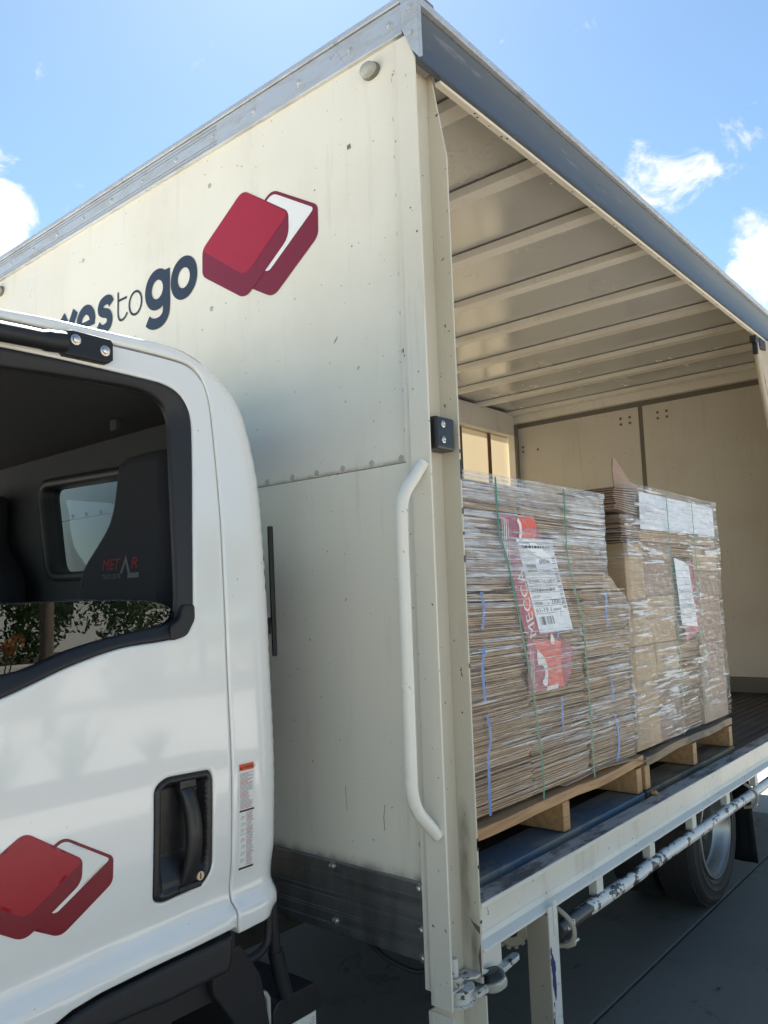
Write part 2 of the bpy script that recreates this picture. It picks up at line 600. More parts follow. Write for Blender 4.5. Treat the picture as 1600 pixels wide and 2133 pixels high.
def from_py(name, v, f, mat, parent=None, smooth=False, angle=None):
    me = bpy.data.meshes.new(name)
    me.from_pydata([tuple(map(float, q)) for q in v], [], f)
    me.update()
    if smooth:
        for p in me.polygons:
            p.use_smooth = True
        if angle:
            me.set_sharp_from_angle(angle=R(angle))
    return link(bpy.data.objects.new(name, me), mat, parent)


def add_box(bm, x0, x1, y0, y1, z0, z1, bev=0.0, seg=2, mtx=None):
    r = bmesh.ops.create_cube(bm, size=1.0)
    vs = r['verts']
    bmesh.ops.scale(bm, vec=(abs(x1 - x0), abs(y1 - y0), abs(z1 - z0)), verts=vs)
    bmesh.ops.translate(bm, vec=((x0 + x1) / 2, (y0 + y1) / 2, (z0 + z1) / 2), verts=vs)
    if bev:
        es = list({e for v in vs for e in v.link_edges})
        rr = bmesh.ops.bevel(bm, geom=es, offset=bev, segments=seg, affect='EDGES', profile=0.5)
        vs = list({v for f in rr['faces'] for v in f.verts} | {v for v in vs if v.is_valid})
    if mtx is not None:
        bmesh.ops.transform(bm, matrix=mtx, verts=vs)
    return vs


def box(name, x0, x1, y0, y1, z0, z1, mat, parent=None, bev=0.003, mtx=None):
    bm = bmesh.new()
    add_box(bm, x0, x1, y0, y1, z0, z1, bev, 2, mtx)
    return from_bm(name, bm, mat, parent)


def prism(name, poly, plane, lo, hi, mat, parent=None, bev=0.0):
    """extrude a polygon. plane 'X': poly is (Y,Z); 'Y': (X,Z); 'Z': (X,Y)"""
    def P(a, b, c):
        return {'X': (c, a, b), 'Y': (a, c, b), 'Z': (a, b, c)}[plane]
    bm = bmesh.new()
    n = len(poly)
    A = [bm.verts.new(P(a, b, lo)) for a, b in poly]
    B = [bm.verts.new(P(a, b, hi)) for a, b in poly]
    bm.faces.new(A)
    bm.faces.new(B[::-1])
    for i in range(n):
        bm.faces.new((A[i], A[(i + 1) % n], B[(i + 1) % n], B[i]))
    bmesh.ops.recalc_face_normals(bm, faces=bm.faces)
    if bev:
        bmesh.ops.bevel(bm, geom=list(bm.edges), offset=bev, segments=2, affect='EDGES', profile=0.5)
    return from_bm(name, bm, mat, parent)


def tube_geo(path, rad, seg=12, cap=True):
    path = [Vector(p) for p in path]
    n = len(path)
    v, f = [], []
    prev = None
    for i, p in enumerate(path):
        t = (path[min(i + 1, n - 1)] - path[max(i - 1, 0)]).normalized()
        if prev is None:
            u = t.orthogonal().normalized()
        else:
            u = (prev - t * prev.dot(t)).normalized()
        prev = u
        w = t.cross(u)
        r = rad[i] if isinstance(rad, (list, tuple)) else rad
        for k in range(seg):
            an = 2 * math.pi * k / seg
            v.append(p + (u * math.cos(an) + w * math.sin(an)) * r)
    for i in range(n - 1):
        for k in range(seg):
            a, b = i * seg + k, i * seg + (k + 1) % seg
            f.append((a, b, b + seg, a + seg))
    if cap:
        f.append(tuple(range(seg))[::-1])
        f.append(tuple(range((n - 1) * seg, n * seg)))
    return v, f


def tube(name, path, rad, mat, parent=None, seg=14):
    v, f = tube_geo(path, rad, seg)
    return from_py(name, v, f, mat, parent, True, 50)


def lathe(name, prof, centre, axis, mat, parent=None, seg=48):
    """prof: (radius, height along axis)"""
    ax = Vector(axis).normalized()
    u = ax.orthogonal().normalized()
    w = ax.cross(u)
    c = Vector(centre)
    v, f = [], []
    for r, h in prof:
        for k in range(seg):
            an = 2 * math.pi * k / seg
            v.append(c + ax * h + (u * math.cos(an) + w * math.sin(an)) * r)
    for i in range(len(prof) - 1):
        for k in range(seg):
            a, b = i * seg + k, i * seg + (k + 1) % seg
            f.append((a, b, b + seg, a + seg))
    o = from_py(name, v, f, mat, parent, True, 40)
    bm = bmesh.new()
    bm.from_mesh(o.data)
    bmesh.ops.recalc_face_normals(bm, faces=bm.faces)
    bm.to_mesh(o.data)
    bm.free()
    return o


def catmull(pts, n=8, closed=False):
    pts = [np.array(p, float) for p in pts]
    out = []
    N = len(pts)
    rg = range(N) if closed else range(N - 1)
    for i in rg:
        if closed:
            p0, p1, p2, p3 = (pts[(i + k) % N] for k in (-1, 0, 1, 2))
        else:
            p0, p1, p2, p3 = pts[max(i - 1, 0)], pts[i], pts[i + 1], pts[min(i + 2, N - 1)]
        for k in range(n):
            t = k / n
            out.append(0.5 * ((2 * p1) + (-p0 + p2) * t + (2 * p0 - 5 * p1 + 4 * p2 - p3) * t * t + (-p0 + 3 * p1 - 3 * p2 + p3) * t ** 3))
    if not closed:
        out.append(pts[-1])
    return [tuple(p) for p in out]


def chaikin(pts, it=2):
    pts = [np.array(p, float) for p in pts]
    for _ in range(it):
        o = []
        for i in range(len(pts)):
            a, b = pts[i], pts[(i + 1) % len(pts)]
            o += [a * 0.75 + b * 0.25, a * 0.25 + b * 0.75]
        pts = o
    return [tuple(p) for p in pts]


def round_poly(pts, r, n=6):
    out = []
    N = len(pts)
    for i in range(N):
        p = np.array(pts[i], float)
        a = np.array(pts[i - 1], float) - p
        b = np.array(pts[(i + 1) % N], float) - p
        rr = r[i] if isinstance(r, (list, tuple)) else r
        la, lb = np.linalg.norm(a), np.linalg.norm(b)
        rr = min(rr, la * 0.45, lb * 0.45)
        p0, p2 = p + a / la * rr, p + b / lb * rr
        for k in range(n + 1):
            t = k / n
            out.append(tuple((1 - t) ** 2 * p0 + 2 * t * (1 - t) * p + t * t * p2))
    return out


def resample(loop, step):
    out = []
    N = len(loop)
    for i in range(N):
        a, b = np.array(loop[i]), np.array(loop[(i + 1) % N])
        m = max(1, int(math.ceil(np.linalg.norm(b - a) / step)))
        for k in range(m):
            out.append(tuple(a + (b - a) * k / m))
    return out


def inside(P, loop):
    P = np.asarray(P)
    L = np.asarray(loop)
    x, y = P[:, 0], P[:, 1]
    c = np.zeros(len(P), bool)
    j = len(L) - 1
    for i in range(len(L)):
        xi, yi, xj, yj = L[i, 0], L[i, 1], L[j, 0], L[j, 1]
        hit = ((yi > y) != (yj > y))
        with np.errstate(divide='ignore', invalid='ignore'):
            c ^= hit & (x < (xj - xi) * (y - yi) / (yj - yi + 1e-15) + xi)
        j = i
    return c


def dist_loop(P, loop, closed=True):
    P = np.asarray(P, float)
    L = np.asarray(loop, float)
    d = np.full(len(P), 1e9)
    m = len(L) if closed else len(L) - 1
    for i in range(m):
        a, b = L[i], L[(i + 1) % len(L)]
        ab = b - a
        t = np.clip(((P - a) @ ab) / (ab @ ab + 1e-18), 0, 1)
        d = np.minimum(d, np.linalg.norm(P - (a + t[:, None] * ab), axis=1))
    return d


def offset_loop(loop, d):
    L = np.asarray(loop)
    n = np.roll(L, -1, 0) - np.roll(L, 1, 0)
    n = np.stack([-n[:, 1], n[:, 0]], 1)
    n /= (np.linalg.norm(n, axis=1)[:, None] + 1e-12)
    area = 0.5 * np.sum(L[:, 0] * np.roll(L[:, 1], -1) - np.roll(L[:, 0], -1) * L[:, 1])
    if area < 0:
        n = -n
    return [tuple(p) for p in L + n * d]


def panel(name, outline, holes, yfun, mat, parent, grid=0.022, edge=0.004, thick=0.018, step=0.010, extra=None):
    """sheet-metal panel in the X,Z plane facing -Y with rolled edges"""
    loops = [resample(outline, step)] + [resample(h, step) for h in holes]
    pts, cons = [], []
    for lp in loops:
        s0 = len(pts)
        pts += lp
        cons += [(s0 + i, s0 + (i + 1) % len(lp)) for i in range(len(lp))]
    free = []
    for k, lp in enumerate(loops):
        sg = 1 if k == 0 else -1
        for d in (edge * 0.35, edge, edge + 0.006):
            free += offset_loop(lp, sg * d)
    xs = [p[0] for p in loops[0]]
    zs = [p[1] for p in loops[0]]
    gx = np.arange(min(xs), max(xs), grid)
    gz = np.arange(min(zs), max(zs), grid)
    G = np.array([(x + (0.5 * grid if j % 2 else 0), z) for j, z in enumerate(gz) for x in gx])
    keep = inside(G, loops[0])
    for h in loops[1:]:
        keep &= ~inside(G, h)
    G = G[keep]
    dd = np.min([dist_loop(G, lp) for lp in loops], axis=0)
    G = G[dd > edge + 0.006 + grid * 0.35]
    F = np.array(free)
    keep = inside(F, loops[0])
    for h in loops[1:]:
        keep &= ~inside(F, h)
    dd = np.min([dist_loop(F, lp) for lp in loops], axis=0)
    F = F[keep & (dd > edge * 0.25)]
    allp = [Vector(p) for p in pts] + [Vector(p) for p in F] + [Vector(p) for p in G]
    res = delaunay_2d_cdt(allp, cons, [], 0, 1e-6)
    V = np.array([(v.x, v.y) for v in res[0]])
    T = [tuple(t) for t in res[2]]
    cen = np.array([V[list(t)].mean(0) for t in T])
    ok = inside(cen, loops[0])
    for h in loops[1:]:
        ok &= ~inside(cen, h)
    T = [t for t, k in zip(T, ok) if k]
    d = np.min([dist_loop(V, lp) for lp in loops], axis=0)
    Y = yfun(V[:, 0], V[:, 1])
    if edge:
        q = np.clip(edge - d, 0, edge)
        Y = Y + edge - np.sqrt(np.maximum(edge * edge - q * q, 0))
    if extra is not None:
        Y = Y + extra(V)
    used = sorted({i for t in T for i in t})
    mp_ = {o: i for i, o in enumerate(used)}
    verts = [(V[i, 0], Y[i], V[i, 1]) for i in used]
    faces = []
    ec = {}
    for t in T:
        a, b, c = t
        ar = (V[b, 0] - V[a, 0]) * (V[c, 1] - V[a, 1]) - (V[c, 0] - V[a, 0]) * (V[b, 1] - V[a, 1])
        if ar < 0:
            a, c = c, a
        faces.append((mp_[a], mp_[b], mp_[c]))
        for e in ((a, b), (b, c), (c, a)):
            ec[e] = 1
    bnd = [e for e in ec if (e[1], e[0]) not in ec]
    for a, b in bnd:
        s0 = len(verts)
        verts += [(V[a, 0], Y[a], V[a, 1]), (V[b, 0], Y[b], V[b, 1]), (V[b, 0], Y[b] + thick, V[b, 1]), (V[a, 0], Y[a] + thick, V[a, 1])]
        faces.append((s0, s0 + 3, s0 + 2, s0 + 1))
    o = from_py(name, verts, faces, mat, parent, True)
    return o


def ribbon(path, width, closed=False):
    P = [np.array(p, float) for p in path]
    n = len(P)
    L, Rr = [], []
    for i in range(n):
        if closed:
            t = P[(i + 1) % n] - P[i - 1]
        else:
            t = P[min(i + 1, n - 1)] - P[max(i - 1, 0)]
        t = t / (np.linalg.norm(t) + 1e-12)
        nn = np.array((-t[1], t[0]))
        w = (width[i] if isinstance(width, (list, tuple)) else width) / 2
        L.append(P[i] + nn * w)
        Rr.append(P[i] - nn * w)
    f = []
    m = n if closed else n - 1
    for i in range(m):
        j = (i + 1) % n
        f.append((i, j, n + j, n + i))
    return L + Rr, f


def flat(name, geos, place, mat, parent, lift=(0, 0, 0)):
    """joins flat 2-D pieces (verts, faces) into one thin mesh; place maps (a, b) to 3-D"""
    v, f = [], []
    for gi, (gv, gf) in enumerate(geos):
        s0 = len(v)
        v += [tuple(c + l * gi for c, l in zip(place(*p), lift)) for p in gv]
        f += [tuple(i + s0 for i in q) for q in gf]
    return from_py(name, v, f, mat, parent)


def poly2d(pts):
    return ([tuple(p) for p in pts], [tuple(range(len(pts)))])


def text2d(s, size, shear=0.0):
    cu = bpy.data.curves.new('t', 'FONT')
    cu.body = s
    cu.size = size
    cu.shear = shear
    cu.resolution_u = 3
    o = bpy.data.objects.new('t', cu)
    COL.objects.link(o)
    dg = bpy.context.evaluated_depsgraph_get()
    me = bpy.data.meshes.new_from_object(o.evaluated_get(dg))
    g = ([(v.co.x, v.co.y) for v in me.vertices], [tuple(p.vertices) for p in me.polygons])
    bpy.data.objects.remove(o)
    bpy.data.curves.remove(cu)
    bpy.data.meshes.remove(me)
    return g


def xf(g, dx=0, dy=0, sx=1, sy=1, rot=0):
    c, s_ = math.cos(rot), math.sin(rot)
    return ([((x * sx) * c - (y * sy) * s_ + dx, (x * sx) * s_ + (y * sy) * c + dy) for x, y in g[0]], g[1])


def ell(cx, cy, rx, ry, n=40, a0=0, a1=360):
    return [(cx + rx * math.cos(R(a0 + (a1 - a0) * k / n)), cy + ry * math.sin(R(a0 + (a1 - a0) * k / n))) for k in range(n + (0 if a1 - a0 == 360 else 1))]


# shared small pieces
def disc_mesh(name, prof, axis, mat, seg=12):
    o = lathe(name, prof, (0, 0, 0), axis, mat, None, seg)
    me = o.data
    bpy.data.objects.remove(o)
    return me


RIV = disc_mesh('rivet', [(0.0085, 0.0), (0.0085, 0.0012), (0.0055, 0.0024), (0.0035, 0.0030), (0.0022, 0.0014), (0.00001, 0.0012)], (-1, 0, 0), 'rivet')
GBOLT = disc_mesh('bolt', [(0.012, 0.0), (0.012, 0.0012), (0.0075, 0.0012), (0.0070, 0.004), (0.004, 0.005), (0.00001, 0.0052)], (-1, 0, 0), 'galv')
BOLT = disc_mesh('bolt', [(0.011, 0.0), (0.011, 0.002), (0.0075, 0.002), (0.0070, 0.006), (0.004, 0.0075), (0.00001, 0.0078)], (-1, 0, 0), 'bolt')


def put(name, me, loc, parent, rot=None, scale=None):
    o = bpy.data.objects.new(name, me)
    o.location = loc
    if rot:
        o.rotation_euler = rot
    if scale:
        o.scale = (scale,) * 3
    COL.objects.link(o)
    o.parent = parent
    return o


# ================================================================== GROUND
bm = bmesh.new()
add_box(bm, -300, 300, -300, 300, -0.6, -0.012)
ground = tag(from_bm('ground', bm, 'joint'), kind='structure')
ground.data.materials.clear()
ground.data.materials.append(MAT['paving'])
SX, SY = 4.15, 3.0  # dark slab area ends where the ground should look sunlit
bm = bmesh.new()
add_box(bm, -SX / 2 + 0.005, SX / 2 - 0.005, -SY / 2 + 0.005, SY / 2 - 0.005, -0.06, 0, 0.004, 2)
slab0 = from_bm('shade_toned_slab', bm, 'concrete', ground)
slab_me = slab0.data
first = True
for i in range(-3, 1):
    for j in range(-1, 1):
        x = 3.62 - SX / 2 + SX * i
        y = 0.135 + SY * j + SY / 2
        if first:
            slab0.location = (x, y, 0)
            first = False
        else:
            put('shade_toned_slab', slab_me, (x, y, random.uniform(-0.0015, 0.0)), ground)
# dark dirt lies in the joints between the slabs
bm = bmesh.new()
add_box(bm, 3.60 - SX * 4, 3.60, -2.84, 3.11, -0.011, -0.007)
jd = from_bm('joint_fill', bm, 'joint', ground)

# a scatter of dry leaf litter and grit on the concrete
v, f = [], []
for k in range(420):
    x, y = random.uniform(-0.3, 3.4), random.uniform(-0.9, 1.2)
    big_ = random.random() < 0.05
    r0 = random.uniform(0.006, 0.014) if big_ else random.uniform(0.0012, 0.0035)
    an = random.uniform(0, 6.28)
    s0 = len(v)
    for q in range(5):
        rr0 = r0 * random.uniform(0.6, 1.2) * (0.45 if q in (1, 4) and big_ else 1)
        v.append((x + rr0 * math.cos(an + q * 1.257), y + rr0 * math.sin(an + q * 1.257), 0.0012 + random.uniform(0, r0 * 0.5)))
    f.append(tuple(range(s0, s0 + 5)))
tag(from_py('leaf_litter', v, f, 'joint'), 'fine grit and dry leaf litter on the concrete under the truck', 'litter', kind='stuff')

# ================================================================== TRUCK
truck = tag(empty('delivery_truck'), 'white delivery truck with cream box body, its side open, showing a maroon box logo', 'truck')
W = 2.46
XR = 4.42
ZT = 2.852
DECK = 0.592

# ---- front wall
fw = box('front_wall', 0.0, 0.035, 0.079, W - 0.079, 1.6575, 2.775, 'cream', truck, 0.0015)
tag(fw, 'cream front wall of the box carrying dark lettering and logo')
fl = box('front_wall_lower_panel', 0.0, 0.035, 0.079, W - 0.079, 0.66, 1.6556, 'cream', truck, 0.0012)
box('wall_backing', 0.036, 0.046, 0.08, W - 0.08, 0.60, 2.8, 'inner', truck, 0)
for y in np.arange(0.109, W - 0.1, 0.0985):
    put('rivet', RIV, (0, y + random.uniform(-0.004, 0.004), 1.668), fw)
for z in (2.656, 2.549, 2.447, 2.344, 2.241, 2.137, 2.035, 1.935, 1.837, 1.736):
    put('rivet', RIV, (0, 0.091, z), fw)
    put('rivet', RIV, (0, W - 0.091, z), fw)
for z in (0.755, 1.0, 1.25, 1.5):
    put('rivet', RIV, (0, W - 0.093, z), fl)
put('rivet', RIV, (0, 0.093, 0.755), fl)
for y, z in ((0.851, 2.651), (0.848, 2.245), (1.62, 2.64), (1.62, 2.245)):
    put('rivet', RIV, (0, y, z), fw)
# a gouge and scratches on the wall
for g0 in (poly2d([(0.245, 2.531), (0.258, 2.530), (0.259, 2.543), (0.247, 2.545)]), ribbon([(0.328, 2.010), (0.320, 2.017), (0.313, 2.027)], [0.001, 0.004, 0.001]),
           ribbon([(0.20, 0.83), (0.205, 0.80), (0.203, 0.77)], 0.0015), ribbon([(0.33, 0.86), (0.325, 0.80)], 0.0012)):
    flat('scratch', [g0], lambda a, b: (-0.0012, a, b), 'seam', fw)
for k in range(26):
    y, z = random.uniform(0.12, 1.5), random.uniform(2.0, 2.74)
    if k == 0:
        nick = flat('paint_nick', [poly2d([(-0.003, 0), (0, 0.0035), (0.003, 0.001), (0.001, -0.003)])], lambda a, b: (-0.001, a, b), 'seam', fw)
        nick.location = (0, y, z)
    else:
        put('paint_nick', nick.data, (0, y, z), fw, (random.uniform(0, 6), 0, 0), random.uniform(0.4, 1.0))

# logo on the wall
def logo(place, parent, s=1.0):
    def mk(nm, pts, r, layer, mat):
        flat(nm, [poly2d(round_poly(pts, r))], lambda a, b: place(a, b, layer), mat, parent)
    mk('logo_back_box', [(0.640, 2.48), (0.560, 2.531), (0.374, 2.418), (0.375, 2.328), (0.562, 2.203), (0.69, 2.275)], [0.01, 0.03, 0.018, 0.02, 0.03, 0.01], 1, 'maroon_dark')
    mk('logo_white_inside', [(0.62, 2.48), (0.558, 2.519), (0.387, 2.413), (0.581, 2.285), (0.625, 2.31)], [0.01, 0.025, 0.016, 0.016, 0.01], 2, 'white_print')
    mk('logo_front_box', [(0.8895, 2.45), (0.69, 2.576), (0.4905, 2.44), (0.4915, 2.362), (0.685, 2.232), (0.8905, 2.362)], [0.02, 0.03, 0.02, 0.03, 0.035, 0.02], 3, 'maroon_dark')
    mk('logo_front_face', [(0.8895, 2.446), (0.69, 2.576), (0.4905, 2.434), (0.682, 2.303)], [0.02, 0.03, 0.02, 0.035], 4, 'maroon')


logo(lambda a, b, k: (-0.0006 - 0.0005 * k, a, b), fw)

# lettering "boxes to go": a runs to the viewer's right, 0 at the far left of the g
LET = lambda a, b: (-0.0022, 1.209 - a, b)
sw = 0.0385
rr = 0.0715 - sw / 2


def letter(nm, geos, mat='navy'):
    flat(nm, geos, LET, mat, fw, (-0.0003, 0, 0))


letter('letter_g', [ribbon(ell(0.072, 2.389, rr, rr), sw, True),
                    ribbon(catmull([(0.1245, 2.445), (0.1245, 2.38), (0.1245, 2.32), (0.118, 2.292), (0.097, 2.275), (0.065, 2.271), (0.036, 2.278), (0.016, 2.292)], 6), sw)])
letter('letter_o', [ribbon(ell(0.220, 2.387, rr, rr + 0.001), sw, True)])
tl_ = 0.0085
letter('letter_t', [ribbon(catmull([(-0.168, 2.446), (-0.168, 2.40), (-0.168, 2.365), (-0.160, 2.345), (-0.145, 2.338), (-0.125, 2.343), (-0.109, 2.358)], 5), tl_),
                    ribbon([(-0.168, 2.4135), (-0.112, 2.4135)], tl_)])
letter('letter_o', [ribbon(ell(-0.059, 2.378, 0.038, 0.041), tl_, True)])
so = -0.255
letter('letter_s', [ribbon(catmull([(so + 0.043, 2.418), (so + 0.030, 2.435), (so + 0.004, 2.440), (so - 0.024, 2.431), (so - 0.030, 2.410), (so - 0.010, 2.396),
                                    (so + 0.018, 2.386), (so + 0.032, 2.366), (so + 0.024, 2.343), (so - 0.004, 2.334), (so - 0.030, 2.338), (so - 0.048, 2.356)], 5), 0.036)])
eo = -0.389
letter('letter_e', [ribbon(ell(eo, 2.387, rr - 0.003, rr, 40, 0, 305), sw), ribbon([(eo - 0.05, 2.382), (eo + 0.064, 2.382)], 0.024)])
xo = -0.513
letter('letter_x', [ribbon([(xo - 0.05, 2.317), (xo + 0.05, 2.457)], 0.042), ribbon([(xo - 0.05, 2.457), (xo + 0.05, 2.317)], 0.042)])
letter('letter_o', [ribbon(ell(-0.650, 2.387, rr, rr), sw, True)])
letter('letter_b', [ribbon(ell(-0.800, 2.387, rr, rr), sw, True), ribbon([(-0.853, 2.32), (-0.853, 2.53)], sw)])

# top trim rail of the front wall, with a lip line and bolts
tr_ = box('front_top_rail', -0.012, 0.03, 0.050, W - 0.05, 2.757, 2.838, 'galv', truck, 0.002)
box('rail_lip', -0.016, 0.03, 0.050, W - 0.05, 2.8405, ZT, 'galv', tr_, 0.002)
for z in (2.766, 2.776, 2.815, 2.826):
    box('rail_groove', -0.0128, -0.011, 0.8, W - 0.05, z, z + 0.0013, 'seam', tr_, 0)
for y in [0.091] + [0.231 + 0.196 * k for k in range(12)]:
    put('bolt', GBOLT, (-0.012, y, 2.797), tr_, (random.uniform(0, 3), 0, 0))


def marker_lamp(y, z):
    b = lathe('marker_lamp', [(0.030, 0.0), (0.031, 0.006), (0.029, 0.012), (0.001, 0.012)], (0.0, y, z), (-1, 0, 0), 'seam', truck, 24)
    for v_ in b.data.vertices:
        v_.co.z = z + (v_.co.z - z) * 0.72
        v_.co.y = y + (v_.co.y - y) * 0.95
    l_ = lathe('lens', [(0.029, 0.008), (0.030, 0.014), (0.027, 0.024), (0.018, 0.030), (0.0001, 0.032)], (0.0, y, z), (-1, 0, 0), 'lens', b, 24)
    for v_ in l_.data.vertices:
        v_.co.z = z - 0.001 + (v_.co.z - z) * 0.66
        v_.co.y = y + (v_.co.y - y) * 0.88


marker_lamp(0.163, 2.71)
marker_lamp(W - 0.158, 2.71)

# lower aluminium trim with extruded ribs
lt = box('lower_trim', -0.012, 0.03, 0.0795, W - 0.08, 0.500, 0.672, 'alu', truck, 0.002)
for z in (0.640, 0.595, 0.583, 0.552, 0.545, 0.520):
    box('trim_rib', -0.0145, -0.011, 0.080, W - 0.081, z, z + 0.0022, 'alu', lt, 0.0008)
for y, z in ((0.372, 0.660), (0.366, 0.530), (0.094, 0.660), (0.092, 0.570), (0.091, 0.509)):
    put('bolt', BOLT, (-0.012, y, z), lt)
for k in range(1, 7):
    put('bolt', BOLT, (-0.012, 0.37 + 0.3 * k, 0.660), lt)

# ---- corner posts: channels open to the outside
def corner_post(sgn, y0):
    Yc = lambda v: y0 + sgn * v
    pts_f = [(Yc(0.0), 0.425), (Yc(0.058), 0.425), (Yc(0.058), 2.728), (Yc(0.024), 2.728), (Yc(0.0), 2.66)]
    e = prism('corner_post', pts_f, 'X', -0.031, -0.025, 'post', truck, 0.0012)
    prism('post_web', [(-0.0249, 0.46), (0.0895, 0.46), (0.0895, 2.68), (-0.0249, 2.68)], 'Y', Yc(0.052), Yc(0.0578), 'post_in', e, 0.0)
    prism('post_bead', round_poly([(0.015, 0.46), (0.035, 0.46), (0.035, 2.68), (0.015, 2.68)], 0.002), 'Y', Yc(0.047), Yc(0.053), 'post', e, 0.002)
    pts_r = [(Yc(0.0), 0.44), (Yc(0.0575), 0.44), (Yc(0.0575), 2.69), (Yc(0.040), 2.69), (Yc(0.0), 2.45)]
    prism('post_rear_flange', pts_r, 'X', 0.090, 0.096, 'post_in', e, 0.0012)
    box('post_gap_strip', -0.0248, 0.034, min(Yc(0.059), Yc(0.078)), max(Yc(0.059), Yc(0.078)), 0.45, 2.73, 'post', e, 0.001)
    return e


post = corner_post(1, 0.0)
corner_post(-1, W)
# paint loss flecks along the flange edges
for k in range(16):
    z = random.choice([random.uniform(0.45, 0.75), random.uniform(1.5, 1.72), random.uniform(0.5, 2.4)])
    h = random.uniform(0.004, 0.022)
    box('paint_chip', 0.0905, 0.0965, -0.0012, 0.004, z, z + h, 'navy', post, 0)
# grimy rust patch at the foot of the rear flange
flat('rust_patch', [poly2d([(0.0, 0.565), (0.018, 0.572), (0.030, 0.583), (0.014, 0.560), (0.0, 0.548)]), poly2d([(0.0, 0.53), (0.007, 0.50), (0.004, 0.46), (0.0, 0.45)])],
     lambda a, b: (0.0893, a + 0.001, b), MAT['bark'], post)

# brown runs in the channel and splash grime on the panels
def stain(nm, plane, c, a0, a1, b0, b1, mat, parent):
    pl_ = (lambda a, b: (c, a, b)) if plane == 'X' else (lambda a, b: (a, c, b))
    flat(nm, [poly2d([(a0, b0), (a1, b0), (a1, b1), (a0, b1)])], pl_, mat, parent)


stain('grime_run', 'X', 0.0891, 0.014, 0.0515, 0.50, 0.86, 'stain_mid', post)
stain('grime_run', 'X', 0.0891, 0.004, 0.030, 0.44, 0.60, 'stain_mid', post)
stain('splash_grime', 'X', -0.0013, 0.08, 1.4, 0.6735, 0.705, 'stain_low', fl)
stain('splash_grime', 'X', -0.0013, 0.08, 1.4, 1.6585, 1.672, 'stain_low', fw)

# galvanised corner cap
cap = prism('corner_cap', [(0.031, 2.90), (-0.020, 2.90), (-0.020, 2.645), (0.0, 2.672), (0.031, 2.742)], 'X', -0.039, -0.0335, 'galv', truck, 0.001)
prism('cap_side', [(-0.0335, 2.90), (-0.022, 2.90), (-0.022, 2.655), (-0.0335, 2.648)], 'Y', -0.020, -0.0155, 'galv', cap, 0.0)
for z in (2.717, 2.786, 2.85):
    put('bolt', GBOLT, (-0.039, 0.004, z), cap)
prism('corner_cap', [(W - 0.031, 2.90), (W + 0.020, 2.90), (W + 0.020, 2.645), (W, 2.672), (W - 0.031, 2.742)], 'X', -0.039, -0.0335, 'galv', truck, 0.001)

# grab handle welded to the post
gp = catmull([(-0.033, 0.020, 1.640), (-0.060, 0.026, 1.605), (-0.092, 0.034, 1.560), (-0.100, 0.036, 1.50), (-0.100, 0.036, 1.30), (-0.100, 0.036, 1.10), (-0.100, 0.036, 0.95), (-0.098, 0.036, 0.895), (-0.085, 0.032, 0.855), (-0.058, 0.025, 0.822), (-0.033, 0.020, 0.795)], 6)
MAT['handle_white'] = m_cream('handle_white_paint', (0.80, 0.77, 0.68), dirt=0.3, rough=0.25)
tube('grab_handle', gp, 0.0145, 'handle_white', post, 18)

# black rubber bump stop in the channel
bs = box('bump_stop', -0.004, 0.072, -0.002, 0.046, 1.677, 1.757, 'black', post, 0.006)
SCR = disc_mesh('screw', [(0.0085, 0), (0.0085, 0.002), (0.006, 0.003), (0.004, 0.001), (0.00001, 0.001)], (0, -1, 0), 'bolt')
put('screw', SCR, (0.022, -0.002, 1.738), post)
put('screw', SCR, (0.022, -0.002, 1.700), post)

a = M('worn_latch_paint', (0.62, 0.60, 0.54), 0.5)
n = a.noise(45, 6, 0.7)
a.over(a.ramp(a.noise(18, 5, 0.6), 0.45, 0.7), (0.36, 0.31, 0.24), 0.8)
a.over(a.ramp(n, 0.57, 0.585), (0.06, 0.055, 0.05))
a.bump(n, 0.3, 0.002)
MAT['worn'] = a.m
# foot of the post: gusset plate, pin, washers, swing latch, lower box end
pl = prism('foot_plate', [(-0.024, 0.05), (-0.024, 0.002), (0.02, 0.004), (0.035, 0.022), (0.05, 0.018), (0.07, 0.003), (0.089, 0.003), (0.089, 0.05)], 'Z', 0.458, 0.4635, 'worn', post, 0.001)
lathe('pivot_pin', [(0.0001, 0.0), (0.019, 0.0), (0.020, 0.004), (0.020, 0.014), (0.018, 0.018), (0.0115, 0.018), (0.011, 0.052), (0.0095, 0.056), (0.0001, 0.056)], (0.008, 0.022, 0.4637), (0, 0, 1), 'worn', post, 24)
box('pin_tab', -0.012, -0.006, 0.018, 0.034, 0.482, 0.528, 'worn', post, 0.002)
lathe('pivot_collar', [(0.0001, 0.0), (0.036, 0.0), (0.038, 0.006), (0.033, 0.008), (0.033, 0.028), (0.038, 0.031), (0.038, 0.036), (0.0001, 0.036)], (0.028, 0.026, 0.418), (0, 0, 1), 'worn', post, 28)
lv = [(0.06, 0.022), (0.06, -0.004), (0.10, -0.008), (0.14, -0.004), (0.262, 0.005), (0.272, 0.014), (0.266, 0.027), (0.14, 0.022), (0.10, 0.018)]
lev = prism('latch_lever', round_poly(lv, 0.006, 3), 'Z', 0.420, 0.432, 'worn', post, 0.0015)
bm = bmesh.new()
bm.from_mesh(lev.data)
for v in bm.verts:
    if v.co.x > 0.12:
        v.co.z += min(1, (v.co.x - 0.12) / 0.03) * 0.012
bm.to_mesh(lev.data)
bm.free()
tube('latch_rod', catmull([(0.085, 0.02, 0.452), (0.105, 0.012, 0.458), (0.125, 0.006, 0.450), (0.14, 0.008, 0.440)], 5), 0.0065, 'coam', post, 10)
bm = bmesh.new()
